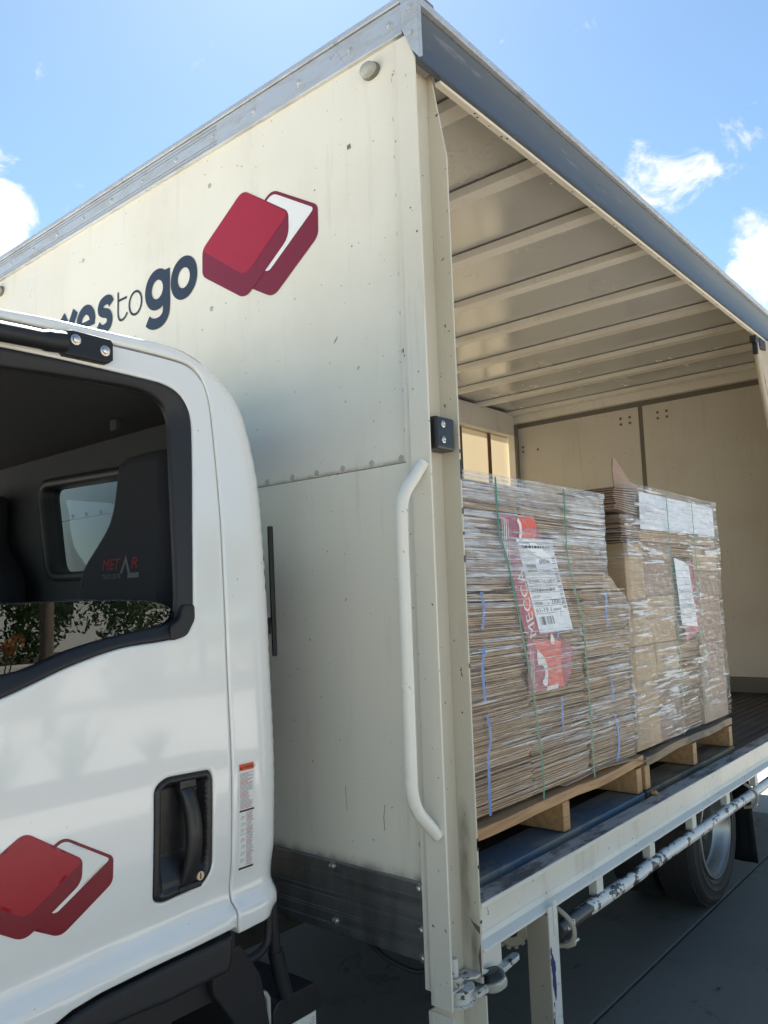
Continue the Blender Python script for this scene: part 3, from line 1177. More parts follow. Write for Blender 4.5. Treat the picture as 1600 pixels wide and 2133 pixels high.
for x0, x1, y0, y1 in ((-0.036, -0.031, -0.006, 0.062), (0.092, 0.097, -0.006, 0.062), (-0.0309, 0.0919, 0.057, 0.062)):
    add_box(bm, x0, x1, y0, y1, 0.20, 0.415, 0.001)
from_bm('lower_post_end', bm, 'post', post)

# ---- deck and side coaming
deck = box('deck', 0.05, XR, 0.060, W - 0.060, DECK - 0.03, DECK, 'deck', truck, 0)
bm = bmesh.new()
for k in range(44):
    y = 0.085 + k * 0.0535
    add_box(bm, 2.25, XR - 0.01, y, y + 0.006, DECK + 0.0005, DECK + 0.0035)
tag(from_bm('deck_rib', bm, 'deck', deck), kind='stuff')


def coaming(sgn, y0):
    Yc = lambda v: y0 + sgn * v
    c = prism('side_rail', [(Yc(0.022), 0.513), (Yc(0.030), 0.513), (Yc(0.030), 0.6075), (Yc(0.022), 0.6075)], 'X', 0.097, XR, 'coam', truck, 0)
    prism('rail_top_flange', [(Yc(0.0), 0.608), (Yc(0.055), 0.608), (Yc(0.055), 0.615), (Yc(0.0), 0.615)], 'X', 0.0975, XR, 'grime', c, 0.0015)
    prism('rail_lip_edge', [(Yc(-0.002), 0.603), (Yc(0.004), 0.603), (Yc(0.004), 0.6138), (Yc(-0.002), 0.6138)], 'X', 0.0976, XR, 'coam', c, 0.001)
    prism('rail_bottom_flange', [(Yc(-0.004), 0.5055), (Yc(0.0215), 0.5055), (Yc(0.0215), 0.535), (Yc(0.016), 0.522), (Yc(-0.004), 0.5115)], 'X', 0.0975, XR, 'coam', c, 0.001)
    return c


rail = coaming(1, 0.0)
coaming(-1, W)

# rope tube with stanchions and U clamps
tz, ty, trd = 0.438, 0.004, 0.0198
tb = tube('rope_tube', [(0.455 + k * 0.13, ty, tz + 0.0015 * math.sin(k * 1.3)) for k in range(28)], trd, 'tube', truck, 20)
for k in range(9):
    x = 0.712 + 0.3925 * k
    bm = bmesh.new()
    add_box(bm, x - 0.004, x + 0.030, 0.006, 0.0135, 0.440, 0.5045, 0.0015)
    from_bm('stanchion', bm, 'coam', tb)
    box('stanchion_rib', x - 0.012, x - 0.0045, 0.006, 0.032, 0.452, 0.5045, 'coam', tb, 0.001)
MAT['clamp'] = m_cream('grubby_clamp', (0.42, 0.37, 0.28), dirt=0.9, rough=0.5)
for x in (0.470, 2.135):
    cp = tube('u_clamp', catmull([(x - 0.004, 0.03, 0.50), (x, -0.010, 0.478), (x + 0.003, -0.031, 0.455), (x + 0.004, -0.033, 0.425), (x + 0.004, -0.015, 0.402), (x, 0.02, 0.392)], 6), 0.0065, 'clamp', tb, 10)
    tube('clamp_bolt', [(x + 0.004, -0.010, 0.400), (x + 0.035, -0.014, 0.397)], 0.010, 'clamp', tb, 10)
    tube('bolt_end', [(x + 0.0352, -0.014, 0.397), (x + 0.056, -0.016, 0.398)], 0.0055, 'bolt', tb, 10)

# drop leg: angle section
lg = box('drop_leg', 0.384, 0.4255, -0.012, -0.006, 0.12, 0.520, 'leg', truck, 0.0015)
box('leg_side', 0.3785, 0.3835, -0.012, 0.052, 0.12, 0.5045, 'leg_shade', lg, 0.001)
box('leg_edge', 0.426, 0.431, -0.012, 0.03, 0.12, 0.5045, 'leg', lg, 0.001)
box('leg_tongue', 0.405, 0.4225, -0.0155, -0.0122, 0.445, 0.53, 'handle_white', lg, 0.0015)

# side marker lamp under the coaming
lb = box('lamp_bracket', 0.115, 0.205, 0.02, 0.026, 0.42, 0.5045, 'coam', truck, 0.001)
l2 = lathe('side_lamp', [(0.0001, 0.0), (0.024, 0.0), (0.029, 0.004), (0.030, 0.012), (0.027, 0.022), (0.016, 0.029), (0.0001, 0.031)], (0.128, -0.004, 0.442), (0.15, -0.25, -0.95), 'lens', truck, 24)
lathe('lamp_base', [(0.0001, -0.018), (0.020, -0.016), (0.0285, -0.004), (0.0290, 0.0), (0.0001, 0.0)], (0.128, -0.004, 0.4425), (0.15, -0.25, -0.95), 'black', l2, 24)

# ---- roof
roof = prism('roof', [(0.0365, 2.836), (0.045, 2.866), (W - 0.045, 2.866), (W - 0.0365, 2.836), (W - 0.0365, 2.842), (W - 0.040, 2.874), (0.040, 2.874), (0.0365, 2.842)], 'X', 0.0, XR + 0.03, 'sheet', truck, 0)
bxs = [0.425 + 0.481 * k for k in range(9)]
for x in bxs:
    b = prism('roof_bow', [(x, 2.8655), (x + 0.010, 2.836), (x + 0.078, 2.836), (x + 0.088, 2.8655)], 'X' if False else 'Y', 0.05, W - 0.05, 'bow', truck, 0.0015)
    box('bow_gap_shade', x - 0.0075, x - 0.0005, 0.05, W - 0.05, 2.8625, 2.8652, 'seam', b, 0)  # dark strip drawn in place of the shadow gap beside the bow
box('front_header', 0.047, 0.085, 0.06, W - 0.06, 2.79, 2.8655, 'bow', truck, 0.002)


def roof_rail(sgn, y0, near):
    Yc = lambda v: y0 + sgn * v
    prof = [(Yc(0.004), 2.805), (Yc(-0.003), 2.79), (Yc(0.008), 2.765), (Yc(0.017), 2.735), (Yc(0.018), 2.705), (Yc(0.013), 2.68), (Yc(0.004), 2.668), (Yc(0.022), 2.668), (Yc(0.03), 2.69), (Yc(0.03), 2.805)]
    r_ = prism('side_roof_rail', prof, 'X', -0.024, XR, 'fascia', truck, 0)
    for p in r_.data.polygons:
        p.use_smooth = True
    r_.data.set_sharp_from_angle(angle=R(35))
    prism('gutter', [(Yc(-0.010), 2.806), (Yc(0.04), 2.806), (Yc(0.04), 2.834), (Yc(0.0), 2.834), (Yc(-0.002), 2.828), (Yc(-0.010), 2.826)], 'X', -0.0245, XR, 'galv', r_, 0.001)
    prism('track_lip', [(Yc(0.013), 2.657), (Yc(0.032), 2.657), (Yc(0.036), 2.86), (Yc(0.0305), 2.86), (Yc(0.0305), 2.8355), (Yc(0.031), 2.6665), (Yc(0.013), 2.6665)], 'X', 0.0975, XR, 'post', r_, 0.001)
    if near:
        bm = bmesh.new()
        for k in range(15):
            x = 0.25 + 0.19 * k + random.uniform(-0.04, 0.04)
            for q in range(random.choice([1, 2])):
                r0 = bmesh.ops.create_circle(bm, cap_ends=True, segments=8, radius=0.0035, matrix=Matrix.Translation((x + 0.02 * q, random.uniform(0.017, 0.028), 2.6564)))
        from_bm('lip_hole', bm, 'gap', r_)
    return r_


roof_rail(1, 0.0, True)
roof_rail(-1, W, False)
box('drain_spout', 0.02, 0.068, 0.002, 0.03, 2.8345, 2.853, 'seam', truck, 0.004)

# ---- rear wall with panels and seams
rw = box('rear_wall', XR, XR + 0.03, 0.05, W - 0.05, DECK, 2.8655, 'seam', truck, 0)
ys = [0.10, 1.245, 2.345]
for k in range(2):
    p = box('rear_panel', XR - 0.006, XR - 0.0005, ys[k] + 0.030, ys[k + 1] - 0.004, 0.70, 2.735, 'inner', rw, 0.001)
box('rear_header', XR - 0.05, XR - 0.0005, 0.06, W - 0.06, 2.775, 2.8648, 'bow', rw, 0.002)
box('skirting', XR - 0.012, XR - 0.0005, 0.10, W - 0.09, DECK + 0.001, 0.69, 'seam', rw, 0.002)
DOT = disc_mesh('rivet_head', [(0.011, 0), (0.011, 0.002), (0.007, 0.004), (0.0001, 0.004)], (-1, 0, 0), 'seam')
for y in (1.055, 1.125, 1.345, 1.42):
    for z in (2.62, 2.665):
        put('rivet_head', DOT, (XR - 0.006, y, z), rw)
for y, z in ((2.30, 2.53), (2.30, 2.57), (2.16, 2.53)):
    put('rivet_head', DOT, (XR - 0.006, y, z), rw)
box('rear_corner_post', XR - 0.07, XR - 0.013, W - 0.115, W - 0.055, DECK, 2.775, 'bow', truck, 0.002)
box('corner_channel', XR - 0.066, XR - 0.05, W - 0.135, W - 0.1155, DECK, 2.76, 'seam', truck, 0.002)

# ---- far curtain (sun shines through it), its straps and header
far = W - 0.035
n_, m_ = 160, 10
v, f = [], []
for i in range(n_ + 1):
    x = 0.10 + (XR - 0.11) * i / n_
    for j in range(m_ + 1):
        z = 0.55 + (2.70 - 0.55) * j / m_
        v.append((x, far + 0.008 * math.sin(x * 13) * math.sin(j / m_ * 3.1), z))
for i in range(n_):
    for j in range(m_):
        a0 = i * (m_ + 1) + j
        f.append((a0, a0 + 1, a0 + m_ + 2, a0 + m_ + 1))
cur = from_py('side_curtain', v, f, 'curtain', truck, True)
MAT['strap_brown'] = M('brown_strap', (0.20, 0.12, 0.06), 0.7).m
for k in range(10):
    x = 0.25 + 0.42 * k
    box('curtain_strap', x, x + 0.05, far - 0.016, far - 0.012, 0.6, 2.66, 'strap_brown', cur, 0)
box('far_header', 0.10, XR - 0.06, W - 0.115, W - 0.04, 2.665, 2.85, 'bow', truck, 0.002)

# ---- near curtain drawn back to the rear, hanging in folds from its pole
v, f = [], []
nu, nv = 60, 24
for j in range(nv + 1):
    t = j / nv
    z = 2.655 - 2.10 * t
    x0 = 2.99 + 0.95 * t ** 1.15
    for i in range(nu + 1):
        s_ = i / nu
        x = x0 + (XR - 0.03 - x0) * s_
        y = 0.020 + 0.028 * math.sin(s_ * 46 + 1.2 * math.sin(t * 3)) * (0.35 + 0.65 * min(1, s_ * 6)) + 0.014 * noise.noise((x * 4, z * 1.2, 3))
        v.append((x, y, z))
for j in range(nv):
    for i in range(nu):
        a0 = j * (nu + 1) + i
        f.append((a0, a0 + nu + 1, a0 + nu + 2, a0 + 1))
nc = from_py('drawn_curtain', v, f, 'vinyl', truck, True)
tag(nc, 'bunched cream curtain drawn back to the rear')
tube('curtain_pole', [(2.965 + 0.95 * t ** 1.15, 0.030, 2.63 - 2.08 * t) for t in np.linspace(0, 1, 10)], 0.016, 'vinyl', nc, 12)
box('curtain_roller', 2.92, 2.99, 0.012, 0.045, 2.615, 2.6515, 'trim', nc, 0.006)
box('roller_strap', 2.945, 2.968, 0.016, 0.040, 2.555, 2.616, 'trim', nc, 0.004)
box('roller_plate', 2.99, 3.10, 0.010, 0.045, 2.60, 2.6515, 'trim', nc, 0.004)

# ---- chassis, axle, wheels, flap
box('chassis_rail', -0.8, XR - 0.2, 0.80, 0.87, 0.33, 0.50, 'chassis', truck, 0.004)
box('chassis_rail', -0.8, XR - 0.2, W - 0.87, W - 0.80, 0.33, 0.50, 'chassis', truck, 0.004)
for k in range(9):
    box('cross_bearer', 0.30 + 0.46 * k, 0.36 + 0.46 * k, 0.035, W - 0.035, 0.515, 0.5615, 'chassis', truck, 0.003)
HOLE = disc_mesh('rail_hole', [(0.0001, 0.001), (0.011, 0.001), (0.012, 0.0)], (0, -1, 0), 'gap')
for k in range(14):
    put('rail_hole', HOLE, (-0.05 + 0.07 * k, 0.80, 0.37 + 0.07 * (k % 2)), truck)


def wheel(x, y, z, r, sgn, dish=0.085):
    """sgn -1: outer face looks to -Y"""
    ax = (0, sgn, 0)
    w = empty('wheel', (x, y, z))
    w.parent = truck
    k = r / 0.298
    rr_ = 0.182 * k
    prof = [(rr_, -0.17), (rr_ + 0.02, -0.175), (r - 0.05, -0.178), (r - 0.012, -0.165), (r, -0.145), (r, -0.03), (r - 0.010, -0.012), (r - 0.026, -0.003), (r - 0.030, -0.001), (r - 0.034, -0.002), (r - 0.060, 0.004), (r - 0.064, 0.0065), (r - 0.068, 0.004), (r - 0.086, 0.001), (r - 0.090, 0.003), (r - 0.094, 0.0), (rr_ + 0.006, -0.008), (rr_, -0.016)]
    t = lathe('tyre', prof, (0, 0, 0), ax, 'rubber', w, 64)
    rim = lathe('rim', [(rr_ + 0.008, -0.004), (rr_ + 0.006, 0.002), (rr_ - 0.004, 0.002), (rr_ - 0.008, -0.010), (rr_ - 0.020, -0.022), (rr_ - 0.024, -0.05), (rr_ - 0.036, -0.062), (rr_ - 0.040, -0.11), (rr_ - 0.062, -dish - 0.035), (rr_ - 0.10, -dish - 0.03), (0.0001, -dish - 0.03)], (0, 0, 0), ax, 'rim', w, 64)
    hub = lathe('hub', [(0.058, -dish - 0.028), (0.055, -dish + 0.02), (0.042, -dish + 0.04), (0.0001, -dish + 0.042)], (0, 0, 0), ax, 'chassis', w, 32)
    nut = None
    for q in range(6):
        an = q * math.pi / 3 + 0.3
        c = (0.076 * math.cos(an), sgn * (-dish - 0.032), 0.076 * math.sin(an))
        if nut is None:
            nut = lathe('wheel_nut', [(0.013, 0), (0.013, 0.014), (0.008, 0.022), (0.0001, 0.022)], (0, 0, 0), ax, 'chassis', w, 6)
            nut.location = c
        else:
            put('wheel_nut', nut.data, c, w)
    bm = bmesh.new()
    for q in range(48):
        an = 2 * math.pi * q / 48
        for yy, ww in ((-0.035, 0.03), (-0.075, 0.028), (-0.11, 0.028), (-0.145, 0.022)):
            mt = Matrix.Rotation(-an, 4, 'Y') @ Matrix.Translation((0, sgn * yy, r - 0.001))
            add_box(bm, -0.015, 0.015, -ww / 2, ww / 2, -0.006, 0.002, 0, 1, mt)
    from_bm('tread', bm, 'rubber', w)
    return w


WR = 0.298
wheel(2.06, 0.12, WR, WR, -1)
wheel(2.06, W - 0.12, WR, WR, 1)
wheel(2.06, 0.32, WR, WR, -1)
wheel(2.06, W - 0.32, WR, WR, 1)
wheel(-1.12, 0.36, WR, WR, -1, 0.03)
wheel(-1.12, W - 0.36, WR, WR, 1, 0.03)
tube('rear_axle', [(2.06, 0.24, WR), (2.06, W - 0.24, WR)], 0.055, 'chassis', truck, 16)
tube('front_axle', [(-1.12, 0.46, WR), (-1.12, W - 0.46, WR)], 0.045, 'chassis', truck, 16)
lathe('differential', [(0.0001, -0.15), (0.09, -0.12), (0.16, -0.03), (0.16, 0.03), (0.09, 0.12), (0.0001, 0.15)], (2.06, W / 2, WR), (0, 1, 0), 'chassis', truck, 24)
MAT['blue_part'] = M('faded_blue_steel', (0.03, 0.05, 0.10), 0.6).m
box('spring_hanger', 2.20, 2.27, 0.42, 0.47, 0.33, 0.52, 'blue_part', truck, 0.005)
v, f = [], []
for j in range(9):
    z = 0.50 - 0.455 * j / 8
    for i in range(17):
        y = 0.10 + 0.36 * i / 16
        v.append((2.47 + 0.10 * (j / 8) ** 0.8 * 0.6 + 0.004 * math.sin(i * 1.6) , y, z))
for j in range(8):
    for i in range(16):
        a0 = j * 17 + i
        f.append((a0, a0 + 1, a0 + 18, a0 + 17))
fo = from_py('mud_flap', v, f, 'black', truck, True)
sm = fo.modifiers.new('s', 'SOLIDIFY')
sm.thickness = 0.008
fo2 = fo.copy()
COL.objects.link(fo2)
fo2.parent = truck
fo2.location = (0, W - 0.56, 0)
# ratchet drum slung under the deck behind the drop leg
drum = lathe('winch_drum', [(0.018, -0.02), (0.018, 0.022), (0.040, 0.024), (0.047, 0.016), (0.047, -0.016), (0.040, -0.022)], (0.60, 0.24, 0.345), (-0.75, -0.65, 0), MAT['clamp'], truck, 28)
bm = bmesh.new()
qd = Vector((-0.75, -0.65, 0)).to_track_quat('Z', 'Y').to_matrix().to_4x4()
for q in range(14):
    an = 2 * math.pi * q / 14
    mt = Matrix.Translation((0.60, 0.24, 0.345)) @ qd @ Matrix.Rotation(an, 4, 'Z') @ Matrix.Translation((0.047, 0, 0))
    add_box(bm, -0.004, 0.006, -0.006, 0.006, -0.015, 0.018, 0.001, 1, mt)
from_bm('drum_tooth', bm, MAT['clamp'], drum)
box('winch_bracket', 0.64, 0.70, 0.25, 0.32, 0.30, 0.51, 'blue_part', truck, 0.003)
tube('air_pipe', catmull([(0.02, 0.30, 0.50), (0.01, 0.22, 0.47), (0.03, 0.13, 0.455), (0.07, 0.11, 0.50)], 6), 0.006, 'chassis', truck, 8)

# ================================================================== CAB
def tum(z):
    return 0.045 * np.clip((z - 1.25) / 0.6, 0, 1) ** 1.6


def cab_y(x, z):
    z = np.asarray(z, float)
    x = np.asarray(x, float)
    y = 0.29 + tum(z)
    y = y - 0.010 * np.exp(-((z - 0.95) / 0.22) ** 2)
    q = np.clip((z - 0.692) / (0.718 - 0.692), 0, 1)
    q = q * q * (3 - 2 * q)
    sl = np.clip((-0.25 - x) / 1.0, 0, 1) * 0.045
    q2 = np.clip((z + sl - 0.690) / 0.028, 0, 1)
    q2 = q2 * q2 * (3 - 2 * q2)
    y = y - 0.016 * (1 - q2)
    y = y + 0.006 * np.exp(-((z + sl - 0.74) / 0.03) ** 2)
    return y


sil = [(-0.88, 1.882), (-0.789, 1.888), (-0.689, 1.890), (-0.578, 1.893), (-0.481, 1.893), (-0.416, 1.884), (-0.362, 1.859), (-0.322, 1.822), (-0.292, 1.768), (-0.272, 1.682), (-0.262, 1.602), (-0.258, 1.465), (-0.256, 1.331), (-0.254, 1.168), (-0.252, 0.996), (-0.253, 0.85), (-0.256, 0.75)]
seam = [(-0.88, 1.859), (-0.789, 1.860), (-0.689, 1.861), (-0.578, 1.862), (-0.494, 1.860), (-0.456, 1.852), (-0.432, 1.830), (-0.419, 1.799), (-0.413, 1.755), (-0.409, 1.644), (-0.406, 1.514), (-0.406, 1.356), (-0.404, 1.180), (-0.401, 0.979), (-0.401, 0.831), (-0.401, 0.735)]
silc = catmull([(-1.20, 1.862), (-1.05, 1.874)] + sil, 4) + [(-0.258, 0.70), (-0.258, 0.672), (-0.264, 0.655), (-0.275, 0.650)]
seamc = catmull([(-1.20, 1.838), (-1.05, 1.852)] + seam, 4) + [(-0.399, 0.705), (-0.396, 0.690), (-0.3955, 0.655)]
g_ = 0.0022
seam_p = [(x + g_ * 0.9, z + (g_ if x < -0.43 else 0)) for x, z in seamc]
pillar = silc + [(-0.34, 0.647), (-0.392, 0.644)] + seam_p[::-1] + [(-1.24, 1.80), (-1.42, 1.45), (-1.50, 1.22), (-1.56, 1.20), (-1.48, 1.45), (-1.32, 1.78), (-1.27, 1.84)]


def pillar_round(V):
    tt = np.clip((V[:, 0] + 0.52) / 0.16, 0, 1)
    r = 0.014 + 0.041 * tt * tt * (3 - 2 * tt)
    d = dist_loop(V, silc, False)
    q = np.clip(r - d, 0, r)
    return r - np.sqrt(np.maximum(r * r - q * q, 0)) * 1.0


cab_shell = panel('cab_side_panel', pillar, [], cab_y, 'cab', truck, 0.016, 0.004, 0.03, 0.010, pillar_round)
tag(cab_shell, 'glossy white rear pillar and roof edge of the cab')

door_bot = [(-0.402, 0.659), (-0.5, 0.654), (-0.61, 0.650), (-0.708, 0.645), (-0.762, 0.637), (-0.797, 0.625), (-0.87, 0.60), (-0.95, 0.575), (-1.05, 0.56), (-1.20, 0.56), (-1.42, 0.56)]
front_edge = [(-1.46, 0.60), (-1.475, 0.90), (-1.48, 1.18), (-1.40, 1.44), (-1.235, 1.785)]
seam_d = [(x - g_ * 0.9, z - (g_ if x < -0.43 else 0)) for x, z in seamc]
seal_out = [(-1.17, 1.79), (-1.05, 1.800), (-0.881, 1.804), (-0.742, 1.805), (-0.582, 1.802), (-0.535, 1.799), (-0.500, 1.786), (-0.479, 1.760), (-0.471, 1.723), (-0.474, 1.647), (-0.484, 1.489), (-0.491, 1.325), (-0.492, 1.302), (-0.512, 1.268), (-0.564, 1.257), (-0.661, 1.249), (-0.759, 1.225), (-0.838, 1.197), (-0.888, 1.180), (-1.0, 1.145), (-1.15, 1.120), (-1.36, 1.105), (-1.405, 1.14), (-1.385, 1.27), (-1.24, 1.70)]
seal_in = [(-1.14, 1.755), (-1.05, 1.762), (-0.882, 1.769), (-0.792, 1.774), (-0.640, 1.779), (-0.584, 1.777), (-0.544, 1.765), (-0.522, 1.742), (-0.516, 1.706), (-0.518, 1.632), (-0.521, 1.487), (-0.524, 1.320), (-0.541, 1.291), (-0.608, 1.280), (-0.682, 1.268), (-0.759, 1.251), (-0.839, 1.224), (-0.888, 1.215), (-1.0, 1.180), (-1.15, 1.155), (-1.33, 1.145), (-1.365, 1.17), (-1.345, 1.27), (-1.21, 1.67)]
so_c = catmull(seal_out, 4, True)
si_c = catmull(seal_in, 4, True)
handle = round_poly([(-0.591, 0.975), (-0.565, 0.9895), (-0.460, 0.9860), (-0.4535, 0.97), (-0.4535, 0.790), (-0.475, 0.762), (-0.570, 0.755), (-0.591, 0.765)], [0.02, 0.03, 0.02, 0.01, 0.03, 0.03, 0.02, 0.02], 5)
door = panel('door', seam_d + door_bot[0:] + front_edge, [offset_loop(so_c, -0.001), offset_loop(handle, -0.001)], cab_y, 'cab', truck, 0.018, 0.004, 0.025, 0.010)
tag(door, 'glossy white door with its window wound down and a maroon logo')


# window seal: a ring with a stepped inner groove
def seal_y(x, z):
    return cab_y(x, z) - 0.002


ringd = lambda V: 0.016 * np.clip(dist_loop(V, so_c) / 0.034 - 0.25, 0, 1) ** 0.8
sealo = panel('window_seal', so_c, [si_c], seal_y, 'trim', door, 0.010, 0.004, 0.010, 0.010, ringd)
# the corner moulding of the seal
cm = panel('seal_corner', round_poly([(-0.489, 1.328), (-0.489, 1.296), (-0.51, 1.264), (-0.548, 1.255), (-0.551, 1.284), (-0.526, 1.300), (-0.519, 1.327)], 0.008, 3), [], lambda x, z: seal_y(x, z) - 0.003, 'trim', door, 0.012, 0.003, 0.03)
# wound-down pane
gl_top = [(-1.34, 1.325), (-1.2, 1.332), (-1.0, 1.336), (-0.89, 1.337), (-0.805, 1.3395), (-0.712, 1.340), (-0.609, 1.338), (-0.558, 1.330), (-0.532, 1.318), (-0.515, 1.300)]
gl_c = catmull(gl_top, 5) + [(-0.51, 1.20), (-1.36, 1.06), (-1.37, 1.20)]
pane = prism('window_pane', gl_c, 'Y', 0.3075, 0.3125, 'glass', door, 0.0)
tag(pane, 'lowered tinted pane reflecting a garden')
eg = tube('pane_edge', [(x, 0.310, z + 0.001) for x, z in catmull(gl_top[:-1], 5)], 0.0022, 'rear_glass', door, 8)


# door handle: recessed bowl, grip bar, lock
def bowl(V):
    d = dist_loop(V, handle)
    x, z = V[:, 0], V[:, 1]
    rim_ = np.clip((d - 0.011) / 0.012, 0, 1)
    rim_ = rim_ * rim_ * (3 - 2 * rim_)
    low = np.clip((z - 0.785) / 0.05, 0, 1)
    return 0.030 * rim_ * (0.25 + 0.75 * low)


hb = panel('handle_bowl', handle, [], lambda x, z: cab_y(x, z) - 0.0025, 'black', door, 0.005, 0.005, 0.02, 0.006, bowl)
v, f = [], []
gn = 24
for i in range(gn + 1):
    t = i / gn
    z = 0.962 - 0.192 * t
    arch = math.sin(math.pi * t) ** 0.7
    xc = -0.513 + 0.010 * arch
    yc = 0.292 - 0.020 * arch
    hw = 0.0165
    for dx, dy in ((-hw, 0.010), (-hw * 0.95, -0.002), (-hw * 0.6, -0.007), (0, -0.0085), (hw * 0.6, -0.007), (hw * 0.95, -0.002), (hw, 0.010), (0, 0.012)):
        v.append((xc + dx, yc + dy, z))
for i in range(gn):
    for k in range(8):
        a0, b0 = i * 8 + k, i * 8 + (k + 1) % 8
        f.append((a0, a0 + 8, b0 + 8, b0))
f.append(tuple(range(8)))
f.append(tuple(range(gn * 8, gn * 8 + 8))[::-1])
from_py('handle_grip', v, f, 'black', door, True, 50)
box('handle_top_block', -0.532, -0.492, 0.281, 0.305, 0.958, 0.9795, 'black', door, 0.004)
box('handle_foot_block', -0.535, -0.480, 0.280, 0.303, 0.762, 0.775, 'black', door, 0.004)
lathe('lock_barrel', [(0.0095, 0.0), (0.0095, 0.004), (0.0085, 0.006), (0.0001, 0.006)], (-0.4865, 0.284, 0.7845), (0, -1, 0), 'brass', door, 20)
box('key_slot', -0.4875, -0.4855, 0.2772, 0.2785, 0.7785, 0.7905, 'gap', door, 0)

# logo on the door
def door_logo(a, b, k):
    x = -0.68 - (a - 0.375) * 0.53
    z = 0.845 + (b - 2.366) * 0.515
    return (x, float(cab_y(x, z)) - 0.0006 - 0.0005 * k, z)


def logo_grid(nm, pts, r, layer, mat):
    lp = round_poly(pts, r)
    x_z = [(-0.68 - (a - 0.375) * 0.53, 0.845 + (b - 2.366) * 0.515) for a, b in lp]
    panel(nm, x_z, [], lambda x, z: cab_y(x, z) - 0.0005 - 0.0004 * layer, mat, door, 0.02, 0.0, 0.0003, 0.012)


logo_grid('logo_back_box', [(0.640, 2.48), (0.560, 2.531), (0.374, 2.418), (0.375, 2.328), (0.562, 2.203), (0.69, 2.275)], [0.01, 0.03, 0.018, 0.02, 0.03, 0.01], 1, 'maroon_dark')
logo_grid('logo_white_inside', [(0.62, 2.48), (0.558, 2.519), (0.387, 2.413), (0.581, 2.285), (0.625, 2.31)], [0.01, 0.025, 0.016, 0.016, 0.01], 2, 'white_print')
logo_grid('logo_front_box', [(0.8895, 2.45), (0.69, 2.576), (0.4905, 2.44), (0.4915, 2.362), (0.685, 2.232), (0.8905, 2.362)], [0.02, 0.03, 0.02, 0.03, 0.035, 0.02], 3, 'maroon_dark')
logo_grid('logo_front_face', [(0.8895, 2.446), (0.69, 2.576), (0.4905, 2.434), (0.682, 2.303)], [0.02, 0.03, 0.02, 0.035], 4, 'maroon')

# warning sticker on the pillar
lx0, lx1, lz0, lz1 = -0.386, -0.341, 0.762, 0.986
yy = lambda z, k: float(cab_y(-0.36, z)) - 0.0006 - 0.0004 * k


def st(nm, geos, mat, k):
    flat(nm, geos, lambda a, b: (a, yy(b, k), b), mat, cab_shell)


def strip2d(pts_rect, n=8):
    x0, x1, z0, z1 = pts_rect
    v_ = [(x, z0 + (z1 - z0) * j / n) for j in range(n + 1) for x in (x0, x1)]
    return (v_, [(2 * j, 2 * j + 1, 2 * j + 3, 2 * j + 2) for j in range(n)])


st('warning_sticker', [strip2d((lx0, lx1, lz0, lz1), 16)], 'white_print', 1)
hx0, hx1 = lx0 + 0.0025, lx1 - 0.0025
st('sticker_header', [strip2d((hx0, hx1, lz1 - 0.0165, lz1 - 0.0025), 2)], 'orange', 2)
st('sticker_bar', [strip2d((hx0, hx1, 0.884, 0.888), 1), strip2d((hx0, hx1, 0.765, 0.7695), 1), strip2d((hx0, hx1, 0.8375, 0.8381), 1)], 'print_black', 2)
st('header_print', [xf(text2d('WARNING', 0.0085), lx0 + 0.0135, lz1 - 0.0130, 0.82, 1), ([(lx0 + 0.0045, lz1 - 0.0135), (lx0 + 0.0115, lz1 - 0.0135), (lx0 + 0.008, lz1 - 0.0055)], [(0, 1, 2)])], 'print_black', 3)
gb, gr = [], []
z = lz1 - 0.0215
k = 0
while z > 0.7725:
    if 0.882 < z < 0.890 or 0.836 < z < 0.840:
        z -= 0.0018
        k += 1
        continue
    xa = hx0 + 0.002 if z > 0.888 else hx0 + 0.019
    ln = random.uniform(0.55, 1.0)
    x = xa
    while x < xa + (hx1 - 0.002 - xa) * ln:
        wd = random.uniform(0.001, 0.0035)
        ((gr if (k // 5) % 2 else gb)).append(strip2d((x, min(x + wd, hx1 - 0.001), z - 0.0011, z), 1))
        x += wd + 0.0006
    z -= 0.0026
    k += 1
for zc in (0.872, 0.858, 0.846, 0.826, 0.812, 0.798, 0.784):
    gb.append(ribbon(ell(hx0 + 0.009 + random.uniform(-0.002, 0.002), zc, 0.004, 0.003, 14), 0.0006, True))
    gb.append(ribbon([(hx0 + 0.004, zc - 0.004), (hx0 + 0.008, zc + 0.003), (hx0 + 0.014, zc - 0.002), (hx0 + 0.016, zc + 0.004)], 0.0007))
st('sticker_print', gb, 'print_grey', 2)
st('sticker_red_print', gr, 'print_red', 2)

# mirror arm bracket over the window
bk = [(-0.767, 1.859), (-0.750, 1.864), (-0.668, 1.863), (-0.662, 1.856), (-0.664, 1.820), (-0.674, 1.812), (-0.764, 1.811), (-0.771, 1.820)]
brk = panel('mirror_bracket', bk, [], lambda x, z: cab_y(x, z) - 0.020 + 0.0 * x, 'trim', truck, 0.02, 0.002, 0.02)
SB = disc_mesh('bracket_bolt', [(0.011, 0.0), (0.011, 0.002), (0.0075, 0.003), (0.0075, 0.007), (0.004, 0.009), (0.00001, 0.009)], (0, -1, 0), 'bolt', 10)
for x, z in ((-0.744, 1.845), (-0.682, 1.836)):
    put('bracket_bolt', SB, (x, float(cab_y(x, z)) - 0.020, z), brk)
ap = catmull([(-0.765, 0.318, 1.836), (-0.80, 0.318, 1.832), (-0.85, 0.311, 1.828), (-0.92, 0.30, 1.822), (-1.05, 0.28, 1.815), (-1.22, 0.22, 1.800), (-1.38, 0.10, 1.76), (-1.43, 0.05, 1.70), (-1.44, 0.04, 1.55)], 5)
tube('mirror_arm', ap, [0.021] * 6 + [0.0185] * (len(ap) - 6), 'trim', brk, 16)
